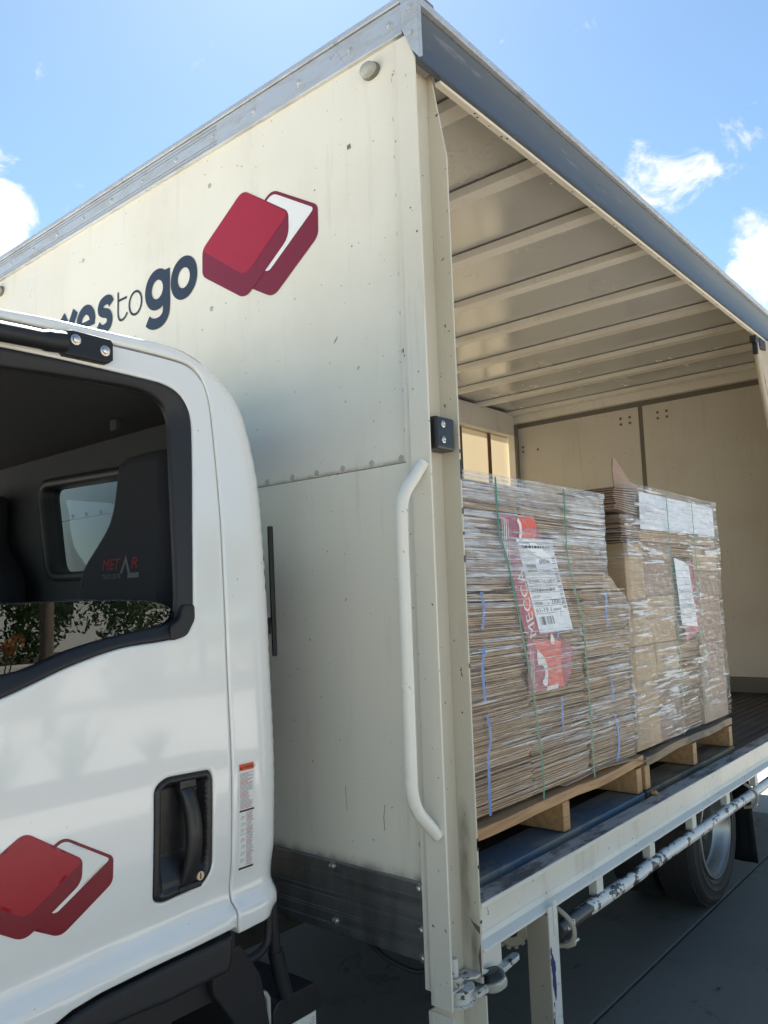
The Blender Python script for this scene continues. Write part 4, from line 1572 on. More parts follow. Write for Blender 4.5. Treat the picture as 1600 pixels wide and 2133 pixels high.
box('door_mirror', -1.50, -1.41, -0.06, 0.14, 1.28, 1.60, 'black', brk, 0.02)

# cab rear wall with window opening, lining, roof, far side, front
def wall_with_hole(name, x0, x1, ya, yb, za, zb, hole, mat, parent):
    bm = bmesh.new()
    out = [(ya, za), (yb, za), (yb, zb), (ya, zb)]
    N = len(hole)
    rings = []
    for x in (x0, x1):
        hv = [bm.verts.new((x, a_, b_)) for a_, b_ in hole]
        cx = sum(p[0] for p in hole) / N
        cz = sum(p[1] for p in hole) / N
        ov = []
        for a_, b_ in hole:
            dy, dz = a_ - cx, b_ - cz
            t = 1e9
            if dy > 1e-9: t = min(t, (yb - cx) / dy)
            if dy < -1e-9: t = min(t, (ya - cx) / dy)
            if dz > 1e-9: t = min(t, (zb - cz) / dz)
            if dz < -1e-9: t = min(t, (za - cz) / dz)
            ov.append(bm.verts.new((x, cx + dy * t, cz + dz * t)))
        rings.append((hv, ov))
        for i in range(N):
            j = (i + 1) % N
            bm.faces.new((hv[i], hv[j], ov[j], ov[i]))
            # fill the outer corner when the ring turns from one side to the next
        for i in range(N):
            j = (i + 1) % N
            p, q = ov[i].co, ov[j].co
            if abs(p.y - q.y) > 1e-5 and abs(p.z - q.z) > 1e-5:
                cy = p.y if abs(p.y - ya) < 1e-5 or abs(p.y - yb) < 1e-5 else q.y
                cz2 = p.z if abs(p.z - za) < 1e-5 or abs(p.z - zb) < 1e-5 else q.z
                c = bm.verts.new((x, cy, cz2))
                bm.faces.new((ov[i], ov[j], c))
    for i in range(N):
        j = (i + 1) % N
        bm.faces.new((rings[0][0][i], rings[0][0][j], rings[1][0][j], rings[1][0][i]))
    bmesh.ops.recalc_face_normals(bm, faces=bm.faces)
    return from_bm(name, bm, mat, parent)


rh = round_poly([(1.225, 1.695), (0.50, 1.670), (0.50, 1.418), (1.165, 1.428)], 0.045, 6)
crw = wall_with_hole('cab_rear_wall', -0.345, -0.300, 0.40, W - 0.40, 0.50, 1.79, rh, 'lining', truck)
rs = [(a_, b_) for a_, b_ in rh]
v, f = [], []
ro = offset_loop(rh, -0.020)
for lp, x in ((ro, -0.346), (ro, -0.358), (rh, -0.360), (offset_loop(rh, 0.006), -0.350), (offset_loop(rh, 0.006), -0.300)):
    v += [(x, a_, b_) for a_, b_ in lp]
N = len(rh)
for q in range(4):
    for i in range(N):
        j = (i + 1) % N
        f.append((q * N + i, q * N + j, (q + 1) * N + j, (q + 1) * N + i))
from_py('rear_window_seal', v, f, 'trim', crw, True)
flat('rear_window_pane', [poly2d(rh)], lambda a_, b_: (-0.318, a_, b_), 'rear_glass', crw)
box('cab_roof', -1.35, -0.42, 0.38, W - 0.38, 1.862, 1.880, 'cab', truck, 0.008)
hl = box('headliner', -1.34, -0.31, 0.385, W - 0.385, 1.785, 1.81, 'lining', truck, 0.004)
box('coat_hook', -0.47, -0.455, 0.62, 0.65, 1.757, 1.7845, 'lining', hl, 0.003)
box('cab_far_side', -1.55, -0.285, W - 0.33, W - 0.30, 0.56, 1.30, 'cab', truck, 0.01)
box('cab_far_pillar', -0.50, -0.285, W - 0.36, W - 0.33, 1.29, 1.84, 'cab', truck, 0.01)
box('cab_floor', -1.7, -0.30, 0.34, W - 0.34, 0.50, 0.55, 'chassis', truck, 0.0)
box('door_lining', -1.45, -0.42, 0.345, 0.375, 0.56, 1.20, 'lining', truck, 0.006)
box('cab_front', -1.86, -1.80, 0.33, W - 0.33, 0.42, 1.15, 'cab', truck, 0.03)
prism('front_corner', round_poly([(-1.80, 0.42), (-1.48, 0.42), (-1.485, 1.18), (-1.56, 1.195), (-1.80, 1.15)], 0.02, 3), 'Y', 0.305, 0.36, 'cab', truck, 0.006)
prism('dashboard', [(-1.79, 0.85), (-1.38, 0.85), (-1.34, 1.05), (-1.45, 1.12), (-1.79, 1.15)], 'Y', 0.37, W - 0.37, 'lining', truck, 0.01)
wsx = [(-1.80, 1.16), (-1.345, 1.83)]
from_py('windscreen', [(-1.80, 0.37, 1.16), (-1.80, W - 0.37, 1.16), (-1.345, W - 0.40, 1.835), (-1.345, 0.40, 1.835)], [(0, 1, 2, 3)], 'clear_glass', truck)
tube('a_pillar', [(-1.80, 0.365, 1.15), (-1.345, 0.40, 1.84)], 0.03, 'cab', truck, 12)
tube('a_pillar', [(-1.80, W - 0.365, 1.15), (-1.345, W - 0.40, 1.84)], 0.03, 'cab', truck, 12)
tube('steering_wheel', [(-1.22 + 0.08 * math.sin(t), 0.75 + 0.2 * math.cos(t), 1.10 + 0.17 * math.sin(t)) for t in np.linspace(0, 2 * math.pi, 33)], 0.014, 'black', truck, 10)


# seats
def seat(yc, emblem):
    half = [(0.0, 1.690), (0.06, 1.688), (0.085, 1.680), (0.098, 1.655), (0.103, 1.59), (0.118, 1.535), (0.160, 1.490), (0.210, 1.445), (0.236, 1.40), (0.242, 1.33), (0.24, 1.15), (0.235, 0.92), (0.20, 0.86), (0.0, 0.85)]
    out = catmull(half, 3)
    lp = [(yc + a_, b_) for a_, b_ in out] + [(max(yc - a_ * 1.15, 0.392), b_) for a_, b_ in out[-2:0:-1]]
    v_, f_ = [], []
    N_ = len(lp)
    rings_ = ((-0.362, 0.030), (-0.366, 0.010), (-0.378, 0.0), (-0.440, 0.0), (-0.456, 0.006), (-0.466, 0.016), (-0.470, 0.028))
    for x_, ins in rings_:
        for a_, b_ in offset_loop(lp, ins):
            v_.append((x_ - 0.07 * (1.7 - b_), a_, b_))
    for q in range(len(rings_) - 1):
        for i_ in range(N_):
            j_ = (i_ + 1) % N_
            f_.append((q * N_ + i_, q * N_ + j_, (q + 1) * N_ + j_, (q + 1) * N_ + i_))
    f_.append(tuple(range(N_)))
    f_.append(tuple(range((len(rings_) - 1) * N_, len(rings_) * N_))[::-1])
    s_ = from_py('seat', v_, f_, 'seat', truck, True, 60)
    box('seat_cushion', -0.98, -0.46, max(yc - 0.25, 0.39), yc + 0.25, 0.78, 0.93, 'seat', s_, 0.04)
    if emblem:
        X_ = lambda b_: -0.4712 - 0.07 * (1.7 - b_)
        pl_ = lambda a_, b_: (X_(b_), yc + 0.118 - a_ * 0.9, b_)
        flat('emblem_word', [xf(text2d('MET', 0.046, 0.15), 0.0, 1.415, 0.95, 0.8), xf(text2d('R', 0.046, 0.15), 0.135, 1.415, 1.15, 0.8)], pl_, 'seat_red', s_)
        flat('emblem_triangle', [([(0.088, 1.405), (0.112, 1.446), (0.116, 1.437), (0.099, 1.405)], [(0, 1, 2, 3)]), ([(0.113, 1.446), (0.136, 1.405), (0.125, 1.405), (0.108, 1.434)], [(0, 1, 2, 3)])], pl_, 'seat_grey', s_, (-0.0003, 0, 0))
        flat('emblem_line', [xf(text2d('TRUCK CENTRE', 0.0155), 0.005, 1.394, 0.78, 1), strip2d((0.125, 0.175, 1.393, 1.4045), 1)], pl_, 'seat_grey', s_)
    return s_


seat(0.528, True)
seat(1.50, False)

# rubber strip on the back corner of the cab
prism('rear_corner_strip', round_poly([(-0.213, 1.512), (-0.199, 1.512), (-0.192, 1.197), (-0.204, 1.197)], 0.004, 3), 'Y', 0.362, 0.369, 'black', truck, 0.001)
box('strip_bracket', -0.285, -0.205, 0.3695, 0.376, 1.25, 1.29, 'black', truck, 0.001)

# wheel-arch flare, mudguard, battery box, pipes behind the cab
flare = [(-0.412, 0.648), (-0.5, 0.646), (-0.61, 0.642), (-0.708, 0.637), (-0.762, 0.629), (-0.797, 0.617), (-0.87, 0.592), (-0.95, 0.567), (-1.05, 0.552), (-1.42, 0.552), (-1.44, 0.47), (-1.40, 0.52), (-1.25, 0.53), (-1.0, 0.532), (-0.88, 0.552), (-0.80, 0.572), (-0.726, 0.586), (-0.64, 0.584), (-0.578, 0.580), (-0.43, 0.582), (-0.418, 0.60)]
panel('wheel_arch_flare', flare, [], lambda x, z: cab_y(x, z) - 0.004 - 0.10 * np.clip(0.64 - np.asarray(z), 0, 0.05), 'trim', truck, 0.018, 0.006, 0.05)
prism('mudguard', round_poly([(-0.43, 0.575), (-0.36, 0.605), (-0.30, 0.52), (-0.275, 0.40), (-0.26, 0.15), (-0.30, 0.15), (-0.33, 0.34), (-0.37, 0.44), (-0.43, 0.525)], 0.012, 3), 'Y', 0.315, 0.60, 'trim', truck, 0.004)
prism('inner_arch', [(-0.30, 0.15), (-0.335, 0.34), (-0.45, 0.50), (-0.6, 0.55), (-0.6, 0.57), (-1.5, 0.57), (-1.5, 0.15)], 'Y', 0.61, 0.63, 'chassis', truck, 0)
tube('vent_loop', catmull([(-0.375, 0.325, 0.65), (-0.372, 0.325, 0.590), (-0.350, 0.325, 0.563), (-0.310, 0.325, 0.558), (-0.276, 0.325, 0.574), (-0.268, 0.325, 0.61), (-0.268, 0.325, 0.66)], 6), 0.010, 'trim', truck, 12)
tube('brake_pipe', catmull([(-0.40, 0.39, 0.585), (-0.34, 0.39, 0.593), (-0.298, 0.39, 0.604), (-0.286, 0.39, 0.620), (-0.286, 0.39, 0.66)], 5), 0.0055, 'brass', truck, 10)
tube('filler_pipe', [(-0.258, 0.33, 0.67), (-0.252, 0.33, 0.60), (-0.240, 0.335, 0.535), (-0.2395, 0.335, 0.533)], 0.014, 'trim', truck, 14)
tube('filler_hose', [(-0.240, 0.335, 0.545), (-0.225, 0.335, 0.480), (-0.207, 0.335, 0.418)], 0.018, 'trim', truck, 14)
bt = box('battery_box', -0.250, -0.118, 0.330, 0.56, 0.20, 0.376, 'chassis', truck, 0.008)
prism('battery_lid', round_poly([(-0.262, 0.378), (-0.262, 0.425), (-0.245, 0.440), (-0.13, 0.440), (-0.110, 0.422), (-0.110, 0.378)], 0.01, 3), 'Y', 0.322, 0.57, 'trim', bt, 0.004)
lb_ = box('battery_label', -0.225, -0.125, 0.3275, 0.3297, 0.30, 0.374, 'white_print', bt, 0)
flat('label_print', [xf(text2d('W', 0.03), -0.165, 0.335, 0.7, 1)] + [strip2d((-0.217, -0.175, 0.333 + 0.008 * k, 0.3345 + 0.008 * k), 1) for k in range(4)] + [strip2d((-0.140, -0.129, 0.35 + 0.006 * k, 0.3512 + 0.006 * k), 1) for k in range(3)], lambda a_, b_: (a_, 0.3270, b_), 'print_grey', bt)
MAT['grey_strap'] = M('grey_strap', (0.40, 0.39, 0.36), 0.6).m
tube('hold_down_strap', catmull([(-0.300, 0.330, 0.47), (-0.288, 0.326, 0.474), (-0.277, 0.324, 0.462), (-0.274, 0.324, 0.43), (-0.273, 0.324, 0.20)], 5), 0.006, 'grey_strap', truck, 8)
box('step_bracket', -0.335, -0.285, 0.322, 0.36, 0.20, 0.475, 'black', truck, 0.004)
tube('bracket_bolt', [(-0.318, 0.321, 0.448), (-0.300, 0.319, 0.452)], 0.004, 'bolt', truck, 8)

# ================================================================== PALLETS
def board(name, x0, x1, y0, y1, z0, z1, mat, parent, wob=0.004):
    bm = bmesh.new()
    n = 8
    add_box(bm, x0, x1, y0, y1, z0, z1, 0.0)
    long_x = (x1 - x0) > (y1 - y0)
    es = [e for e in bm.edges if abs((e.verts[0].co - e.verts[1].co).normalized()[0 if long_x else 1]) > 0.9]
    bmesh.ops.subdivide_edges(bm, edges=es, cuts=n)
    sd_ = random.uniform(0, 99)
    for v_ in bm.verts:
        q = v_.co.x if long_x else v_.co.y
        v_.co.z += wob * noise.noise((q * 3, sd_, 0))
        if long_x:
            v_.co.y += wob * 0.8 * noise.noise((q * 5, sd_, 5))
        else:
            v_.co.x += wob * 0.8 * noise.noise((q * 5, sd_, 5))
    o = from_bm(name, bm, mat, parent)
    bv = o.modifiers.new('b', 'BEVEL')
    bv.width = 0.0025
    bv.segments = 2
    bv.limit_method = 'ANGLE'
    return o


Y0 = 0.078


def pallet(x0, x1, lab, bottom_mat, top_mat, dz=0.0, bearers=None, notch=False):
    p = tag(empty('pallet', ((x0 + x1) / 2, Y0 + 0.55, DECK)), lab, 'pallet', 'pallets on the truck deck')
    X0, X1, Y1 = x0 - (x0 + x1) / 2, x1 - (x0 + x1) / 2, 0.55
    # boards run along X on top and bottom, bearers run along Y
    for k in range(5):
        ya = -Y1 + k * (2 * Y1 - 0.10) / 4
        board('top_board', X0, X1, ya, ya + (0.13 if k else 0.115), 0.121 + dz, 0.150 + dz, top_mat if k == 0 else 'pine_dirty', p, 0.012 if k == 0 else 0.003)
    for k, ya in enumerate((-Y1 + 0.002, -0.06, Y1 - 0.12)):
        board('bottom_board', X0 + 0.004, X1 - 0.004, ya, ya + 0.12, 0.002, 0.030, bottom_mat, p, 0.0015)
    for xb in bearers:
        board('bearer', xb - 0.021 - (x0 + x1) / 2, xb + 0.021 - (x0 + x1) / 2, -Y1 + 0.006, Y1 - 0.006, 0.0335, 0.1165 + dz, 'pine', p, 0.0012)
    return p


pa = pallet(0.13, 1.262, 'pallet with worn blue bottom boards, nearest the corner post', 'bluewood', 'pine', 0.0, (0.17, 0.690, 1.228))
pb = pallet(1.272, 2.262, 'plain weathered pine pallet beside the rear wheel end', 'pine_dirty', 'pine_dirty', 0.002, (1.300, 1.782, 2.238))

# torn slip sheet lying on the first pallet
v, f = [], []
for i in range(31):
    t = i / 30
    x = 0.72 + 0.565 * t
    for j in range(7):
        s_ = j / 6
        edge_y = Y0 + 0.020 - 0.040 * t ** 2 + 0.010 * noise.noise((x * 9, 1, 0))
        y = edge_y + s_ * 0.8
        droop = (0.012 * math.sin(t * 5) + 0.012) * (1 - min(1, s_ * 5)) - (0.026 * max(0, t - 0.8) / 0.2 if j == 0 else 0)
        v.append((x, y, DECK + 0.157 + max(-0.02, droop * t)))
for i in range(30):
    for j in range(6):
        a0 = i * 7 + j
        f.append((a0, a0 + 7, a0 + 8, a0 + 1))
sl = from_py('slip_sheet', v, f, 'card3', None, True)
sl.modifiers.new('s', 'SOLIDIFY').thickness = 0.004
tag(sl, 'torn brown cardboard slip sheet curling out under the first wrapped stack', 'cardboard sheet')
# chip of brick-coloured wood on the deck between the pallets
bm = bmesh.new()
bmesh.ops.create_icosphere(bm, subdivisions=2, radius=0.013)
for v_ in bm.verts:
    v_.co *= 1 + 0.5 * noise.noise(v_.co * 90)
    v_.co.z *= 0.7
ch = from_bm('wood_chip', bm, 'pine')
ch.location = (1.268, 0.050, 0.6235)
tag(ch, 'small reddish wood chip on the rail between the two pallets', 'wood chip')


# ================================================================== WRAPPED STACKS
def sheets(bm, x0, x1, y0, y1, z0, z1, th=0.0046, jx=0.004, jy=0.006):
    z = z0
    while z < z1 - th * 0.5:
        t = th * random.uniform(0.75, 1.15)
        dx, dy = random.gauss(0, jx), random.uniform(-jy * 0.2, jy)
        ex = random.gauss(0, jx)
        vs_ = add_box(bm, x0 + dx, x1 + ex, y0 + dy, y1 + dy, z, z + t)
        mi = random.choice((0, 0, 1, 2, 2, 3))
        for f_ in {f_ for v_ in vs_ for f_ in v_.link_faces}:
            f_.material_index = mi
        if random.random() < 0.06:
            z += random.uniform(0.002, 0.005)
        z += t + random.uniform(0.0011, 0.0024)


def bundle(parent, x0, x1, y0, y1, z0, z1, mat='card', strap=None, **k):
    bm = bmesh.new()
    sheets(bm, x0, x1, y0, y1, z0, z1, **k)
    cx_, cz_ = (x0 + x1) / 2, (z0 + z1) / 2
    mt = Matrix.Translation((cx_, 0, cz_)) @ Matrix.Rotation(R(random.uniform(-0.9, 0.9)), 4, 'Y') @ Matrix.Translation((-cx_, random.uniform(-0.002, 0.010), -cz_))
    bmesh.ops.transform(bm, matrix=mt, verts=bm.verts)
    b = from_bm('bundle', bm, mat, parent)
    for m_ in ('card_pale', 'card', 'card_dark'):
        b.data.materials.append(MAT[m_])
    if strap:
        for xs_ in strap:
            if xs_ > 0.5 and random.random() < 0.2:
                continue
            h0, h1 = random.choice(((0.0, 1.0), (0.0, 1.0), (0.12, 0.95), (0.3, 1.0), (0.0, 0.75)))
            pts_ = []
            off = random.uniform(0.004, 0.020) * random.choice((-1, 1, 1))
            for q in range(9):
                t = q / 8
                bow_ = math.sin(math.pi * t)
                pts_.append((xs_ + off * bow_ + 0.004 * (t - 0.5), y0 - 0.005 - 0.003 * bow_, z0 + (z1 - z0) * (h0 + (h1 - h0) * t)))
            v_, f_ = [], []
            w0 = random.uniform(0.008, 0.012)
            for p in pts_:
                v_ += [(p[0] - w0 / 2, p[1], p[2]), (p[0] + w0 / 2, p[1] - 0.001, p[2])]
            for q in range(8):
                f_.append((2 * q, 2 * q + 1, 2 * q + 3, 2 * q + 2))
            from_py('strap', v_, f_, 'blue_strap', b)
    return b


def film(name, xr, y0, y1, z0, z1, parent, glare_layers, bulge=0.006, nz=150, nx=190, seed=0, ztop=None, mat='film'):
    """closed wrap: xr(z) gives left and right x"""
    per = []
    for i in range(nx + 1):
        per.append(('f', i / nx))
    for i in range(1, 25):
        per.append(('r', i / 24))
    for i in range(1, 25):
        per.append(('b', i / 24))
    for i in range(1, 24):
        per.append(('l', i / 24))
    v_, f_, lay = [], [], []
    np_ = len(per)
    for j in range(nz + 1):
        t = j / nz
        z = z0 + (z1 - z0) * t
        a_, b_ = xr(z)
        for (k, s_) in per:
            if k == 'f':
                x, y = a_ + (b_ - a_) * s_, y0
            elif k == 'r':
                x, y = b_, y0 + (y1 - y0) * s_
            elif k == 'b':
                x, y = b_ + (a_ - b_) * s_, y1
            else:
                x, y = a_, y1 + (y0 - y1) * s_
            zz = z
            if ztop is not None:
                zz = z + (ztop(x) - z1) * max(0, (t - 0.8) / 0.2)
            n0 = noise.noise((x * 2.2 + seed, y * 2.2, z * 5))
            n1 = noise.noise((x * 5 + seed, y * 5, z * 60 + x * 14))
            n2 = noise.noise((x * 9 + seed, y * 9, z * 120 - x * 16))
            n3 = noise.noise((x * 22 + seed, y * 22, z * 26 + x * 30))
            d = bulge * n0 + 0.0030 * n1 + 0.0017 * n2 + 0.0016 * n3
            cx = 0.0
            if k == 'f':
                rd = min(s_, 1 - s_) * (b_ - a_)
                cr = 0.02
                if rd < cr:
                    y += cr - math.sqrt(max(0, cr * cr - (cr - rd) ** 2))
                y -= d + 0.002
            elif k == 'r':
                x += d + 0.002
            elif k == 'b':
                y += d
            else:
                x -= d
            v_.append((x, y, zz))
            lay.append(glare_layers(x, z, n1))
    for j in range(nz):
        for i in range(np_):
            i2 = (i + 1) % np_
            f_.append((j * np_ + i, j * np_ + i2, (j + 1) * np_ + i2, (j + 1) * np_ + i))
    o = from_py(name, v_, f_, mat, parent, True)
    at = o.data.attributes.new('glare_layers', 'FLOAT', 'POINT')
    at.data.foreach_set('value', np.array(lay, dtype=np.float32))
    return o


def sstep(a_, b_, x):
    t = max(0, min(1, (x - a_) / (b_ - a_)))
    return t * t * (3 - 2 * t)


def long_strap(nm, path, w, y, mat, parent):
    pp = catmull(path, 6)
    v_, f_ = [], []
    for q, (x, z) in enumerate(pp):
        v_ += [(x - w / 2, y, z), (x + w / 2, y - 0.0006, z)]
    for q in range(len(pp) - 1):
        f_.append((2 * q, 2 * q + 1, 2 * q + 3, 2 * q + 2))
    return from_py(nm, v_, f_, mat, parent)


# ---- stack nearest the post
PT = DECK + 0.158
s1 = tag(empty('wrapped_stack', (0.7, 0.6, PT)), 'film-wrapped stack of flat cartons with red poster and large white label, next to the post', 'wrapped stack', 'film-wrapped stacks on the deck')
s1.location = (0, 0, 0)
YF = 0.100
cols = [(0.15, 0.545), (0.548, 0.905), (0.908, 1.255)]
tiers = [(PT + 0.004, 0.905), (0.907, 1.045), (1.047, 1.19), (1.192, 1.335)]
str_x = [(0.300,), (0.715,), (1.080,)]
for ci, (xa, xb) in enumerate(cols):
    sag = (-0.0, 0.012, 0.02)[ci]
    for ti, (za, zb) in enumerate(tiers):
        bundle(s1, xa, xb, YF + random.uniform(-0.003, 0.006), 0.60, za, zb, random.choice(['card', 'card', 'card2']), str_x[ci])
for xa, xb, rng_ in ((0.16, 0.55, 0.0), (0.553, 1.095, 0.0)):
    for za, zb in ((1.338, 1.445), (1.447, 1.55), (1.552, 1.642)):
        bundle(s1, xa, xb + random.uniform(-0.015, 0.02), YF + 0.004, 0.60, za, zb, 'card', None, jx=0.007)
bundle(s1, 0.16, 1.24, 0.62, 1.12, PT + 0.004, 1.335, 'card')
bundle(s1, 0.16, 1.12, 0.62, 1.12, 1.338, 1.64, 'card')
# rough, crushed flap of card where the tiers step back
prism('torn_card', [(1.10, 1.39), (1.16, 1.375), (1.22, 1.33), (1.262, 1.275), (1.262, 1.262), (1.15, 1.30), (1.09, 1.33)], 'Y', YF + 0.012, YF + 0.016, 'card2', s1)


def xr1(z):
    t = sstep(1.26, 1.40, z)
    wob = 0.012 * noise.noise((z * 34, 2, 1)) + 0.014 * noise.noise((z * 9, 4, 1))
    return (0.135, 1.272 - 0.165 * t + wob)


def lay1(x, z, n1):  # film overlap, plus highlight bands painted on the upper tiers
    a_ = 0.62 * sstep(1.575, 1.60, z) + 0.13 * sstep(1.34, 1.40, z) + 0.10 * sstep(0.95, 1.1, x) * (1 - sstep(1.2, 1.3, z))
    a_ += 0.44 * sstep(1.355, 1.375, z) * (1 - sstep(1.475, 1.50, z)) * (1 - sstep(0.50, 0.62, x))
    a_ += 0.16 * sstep(1.36, 1.42, z) * (1 - sstep(1.46, 1.50, z)) + 0.14 * sstep(0.85, 1.0, x) * sstep(1.38, 1.45, z)
    a_ += 0.12 * sstep(1.22, 1.26, z) * (1 - sstep(1.30, 1.34, z)) * sstep(0.85, 1.0, x)
    a_ -= 0.35 * (1 - sstep(0.95, 1.15, z)) * (1 - sstep(0.55, 0.9, x))
    return a_ * (0.8 + 0.6 * n1)


film('stretch_film', xr1, YF - 0.010, 1.14, PT + 0.012, 1.662, s1, lay1, 0.005, 150, 190, 3)
for path in ([(0.385, 1.655), (0.392, 1.51), (0.435, 1.40), (0.50, 1.17), (0.535, 1.03), (0.563, 0.83), (0.560, 0.725)], [(0.79, 1.655), (0.79, 1.45), (0.835, 1.32), (0.872, 1.22), (0.885, 0.95), (0.888, 0.722)]):
    long_strap('green_strap', path, 0.008, YF - 0.0155, 'green_strap', s1)

# poster and label pressed under the film
yp = YF - 0.008
PL = lambda k: (lambda a_, b_: (a_, yp - 0.0006 * k, b_))
flat('poster', [poly2d([(0.405, 1.552), (0.60, 1.556), (0.66, 1.47), (0.70, 1.20), (0.525, 1.197), (0.495, 1.26), (0.455, 1.40)])], PL(1), 'poster', s1)
flat('poster_red_area', [poly2d([(0.510, 1.553), (0.595, 1.5555), (0.615, 1.53), (0.60, 1.46), (0.53, 1.46)])], PL(2), 'poster_red', s1)
flat('poster_red_area', [poly2d([(0.505, 1.345), (0.56, 1.345), (0.585, 1.26), (0.535, 1.26)])], PL(2), 'poster_red', s1)
flat('poster_crescent', [poly2d([(0.508, 1.548), (0.524, 1.532), (0.528, 1.505), (0.518, 1.482), (0.508, 1.492), (0.514, 1.51), (0.510, 1.528), (0.500, 1.535)])], PL(3), 'poster_white', s1)
flat('poster', [poly2d([(0.526, 1.196), (0.735, 1.186), (0.806, 1.152), (0.79, 1.09), (0.74, 1.04), (0.518, 1.045)])], PL(1), 'poster', s1)
flat('poster_red_area', [poly2d([(0.555, 1.190), (0.70, 1.184), (0.730, 1.175), (0.722, 1.10), (0.735, 1.045), (0.640, 1.043), (0.630, 1.10), (0.585, 1.15)])], PL(2), 'poster_red', s1)
flat('poster_crescent', [poly2d(catmull([(0.578, 1.160), (0.612, 1.142), (0.634, 1.110), (0.634, 1.072), (0.624, 1.052), (0.600, 1.066), (0.618, 1.085), (0.614, 1.108), (0.596, 1.118), (0.580, 1.118)], 3, True)),
                         poly2d(catmull([(0.668, 1.205), (0.684, 1.190), (0.684, 1.174), (0.668, 1.172), (0.660, 1.184)], 3, True)), poly2d([(0.628, 1.052), (0.698, 1.052), (0.690, 1.040), (0.622, 1.040)])], PL(3), 'poster_white', s1)
flat('poster_small_print', [strip2d((0.537 + 0.008 * q, 0.5395 + 0.008 * q, 1.060 + 0.005 * q, 1.165 - 0.008 * q), 1) for q in range(3)]
     + [strip2d((0.418 + 0.012 * q + 0.010 * w_, 0.420 + 0.012 * q + 0.010 * w_, 1.36 + 0.02 * (3 - w_), 1.54), 1) for q in range(2) for w_ in range(3)], PL(3), 'poster_white', s1)
# brand word running up the edge of the poster
ang = R(106)
wordg = text2d('MECCA', 0.060)
flat('poster_word', [xf(wordg, 0.580, 1.203, 1.02, 0.95, ang)], PL(3), 'poster_white', s1)
# shipping label, a slanted rectangle
ox, oz = 0.599, 1.208
ux, uz = np.array((0.211, 0.003)), np.array((-0.109, 0.277))


def LB(k):
    def g(a_, b_):
        x, z = np.array((ox, oz)) + ux * a_ + uz * b_
        return (x, yp - 0.0006 * k, z)
    return g


flat('shipping_label', [poly2d([(0, 0), (1, 0), (1, 1), (0, 1)])], LB(3), 'paper', s1)
lp_ = []
for z in (0.80, 0.62, 0.50, 0.43, 0.345, 0.285, 0.205):
    lp_.append(strip2d((0.03, 0.86, z, z + 0.004), 1))
for q in range(30):
    if random.random() < 0.6:
        lp_.append(strip2d((0.10 + 0.014 * q, 0.10 + 0.014 * q + random.choice([0.005, 0.009]), 0.085, 0.175), 1))
for q in range(44):
    if random.random() < 0.6:
        lp_.append(strip2d((0.86, 0.97, 0.22 + 0.014 * q, 0.22 + 0.014 * q + random.choice([0.004, 0.008])), 1))
lp_ += [strip2d((0.03, 0.034, 0.80, 0.97), 1), strip2d((0.96, 0.964, 0.86, 0.97), 1), strip2d((0.03, 0.96, 0.966, 0.97), 1), strip2d((0.24, 0.244, 0.86, 0.97), 1), strip2d((0.03, 0.45, 0.86, 0.864), 1)]


def tx(s_, x, z, h, wd):
    g = text2d(s_, 1.0)
    xs_ = [p[0] for p in g[0]]
    sc = wd / (max(xs_) - min(xs_))
    lp_.append(xf(g, x, z, sc, h / 0.72))


for zz, xa, xb in ((0.905, 0.08, 0.90), (0.445, 0.06, 0.74)):
    x = xa
    while x < xb:
        wd = random.uniform(0.02, 0.09)
        lp_.append(strip2d((x, min(x + wd, xb), zz, zz + 0.028), 1))
        x += wd + 0.02
tx('648744', 0.48, 0.735, 0.055, 0.30)
tx('326599', 0.50, 0.635, 0.045, 0.27)
tx('Boxes To Go P', 0.05, 0.53, 0.062, 0.76)
tx('2019', 0.06, 0.375, 0.032, 0.18)
tx('20000', 0.06, 0.300, 0.036, 0.22)
tx('of', 0.42, 0.300, 0.028, 0.06)
tx('2700', 0.53, 0.300, 0.055, 0.28)
tx('61-19 1', 0.05, 0.222, 0.048, 0.44)
tx('000005', 0.56, 0.226, 0.026, 0.22)
flat('label_print', lp_, LB(4), 'print_black', s1)
flat('label_code_block', [strip2d((0.10, 0.36, 0.64, 0.735), 1)], LB(4), 'print_grey', s1)

# ---- second stack
s2 = tag(empty('wrapped_stack'), 'taller film-wrapped stack of cartons with a cardboard flap sticking up at its top', 'wrapped stack', 'film-wrapped stacks on the deck')
for za, zb in ((PT + 0.004, 0.93), (0.932, 1.11), (1.112, 1.30), (1.302, 1.50)):
    bundle(s2, 1.735, 1.985, YF + 0.008, 0.6, za, zb, 'card', None)
for za, zb in ((1.502, 1.60), (1.602, 1.70)):
    bundle(s2, 1.43, 2.285, YF + 0.006, 0.6, za, zb, 'card', None, jx=0.006)
bundle(s2, 1.40, 2.29, 0.62, 1.12, PT + 0.004, 1.69, 'card')
box('carton', 1.272, 1.500, YF + 0.004, 0.58, PT + 0.003, 1.12, 'card2', s2, 0.003)
box('carton', 1.272, 1.442, YF + 0.004, 0.58, 1.122, 1.50, 'card2', s2, 0.003)
box('carton', 1.502, 1.732, YF + 0.006, 0.58, PT + 0.003, 0.98, 'card3', s2, 0.003)
box('carton', 1.502, 1.732, YF + 0.004, 0.58, 0.982, 1.12, 'card2', s2, 0.003)
box('carton', 1.444, 1.732, YF + 0.006, 0.58, 1.122, 1.30, 'card2', s2, 0.003)
box('carton', 1.444, 1.732, YF + 0.005, 0.58, 1.302, 1.50, 'card3', s2, 0.003)
box('carton', 1.988, 2.300, YF + 0.006, 0.58, PT + 0.003, 1.40, 'card3', s2, 0.003)
box('carton', 1.988, 2.300, YF + 0.008, 0.58, 1.402, 1.50, 'card2', s2, 0.003)


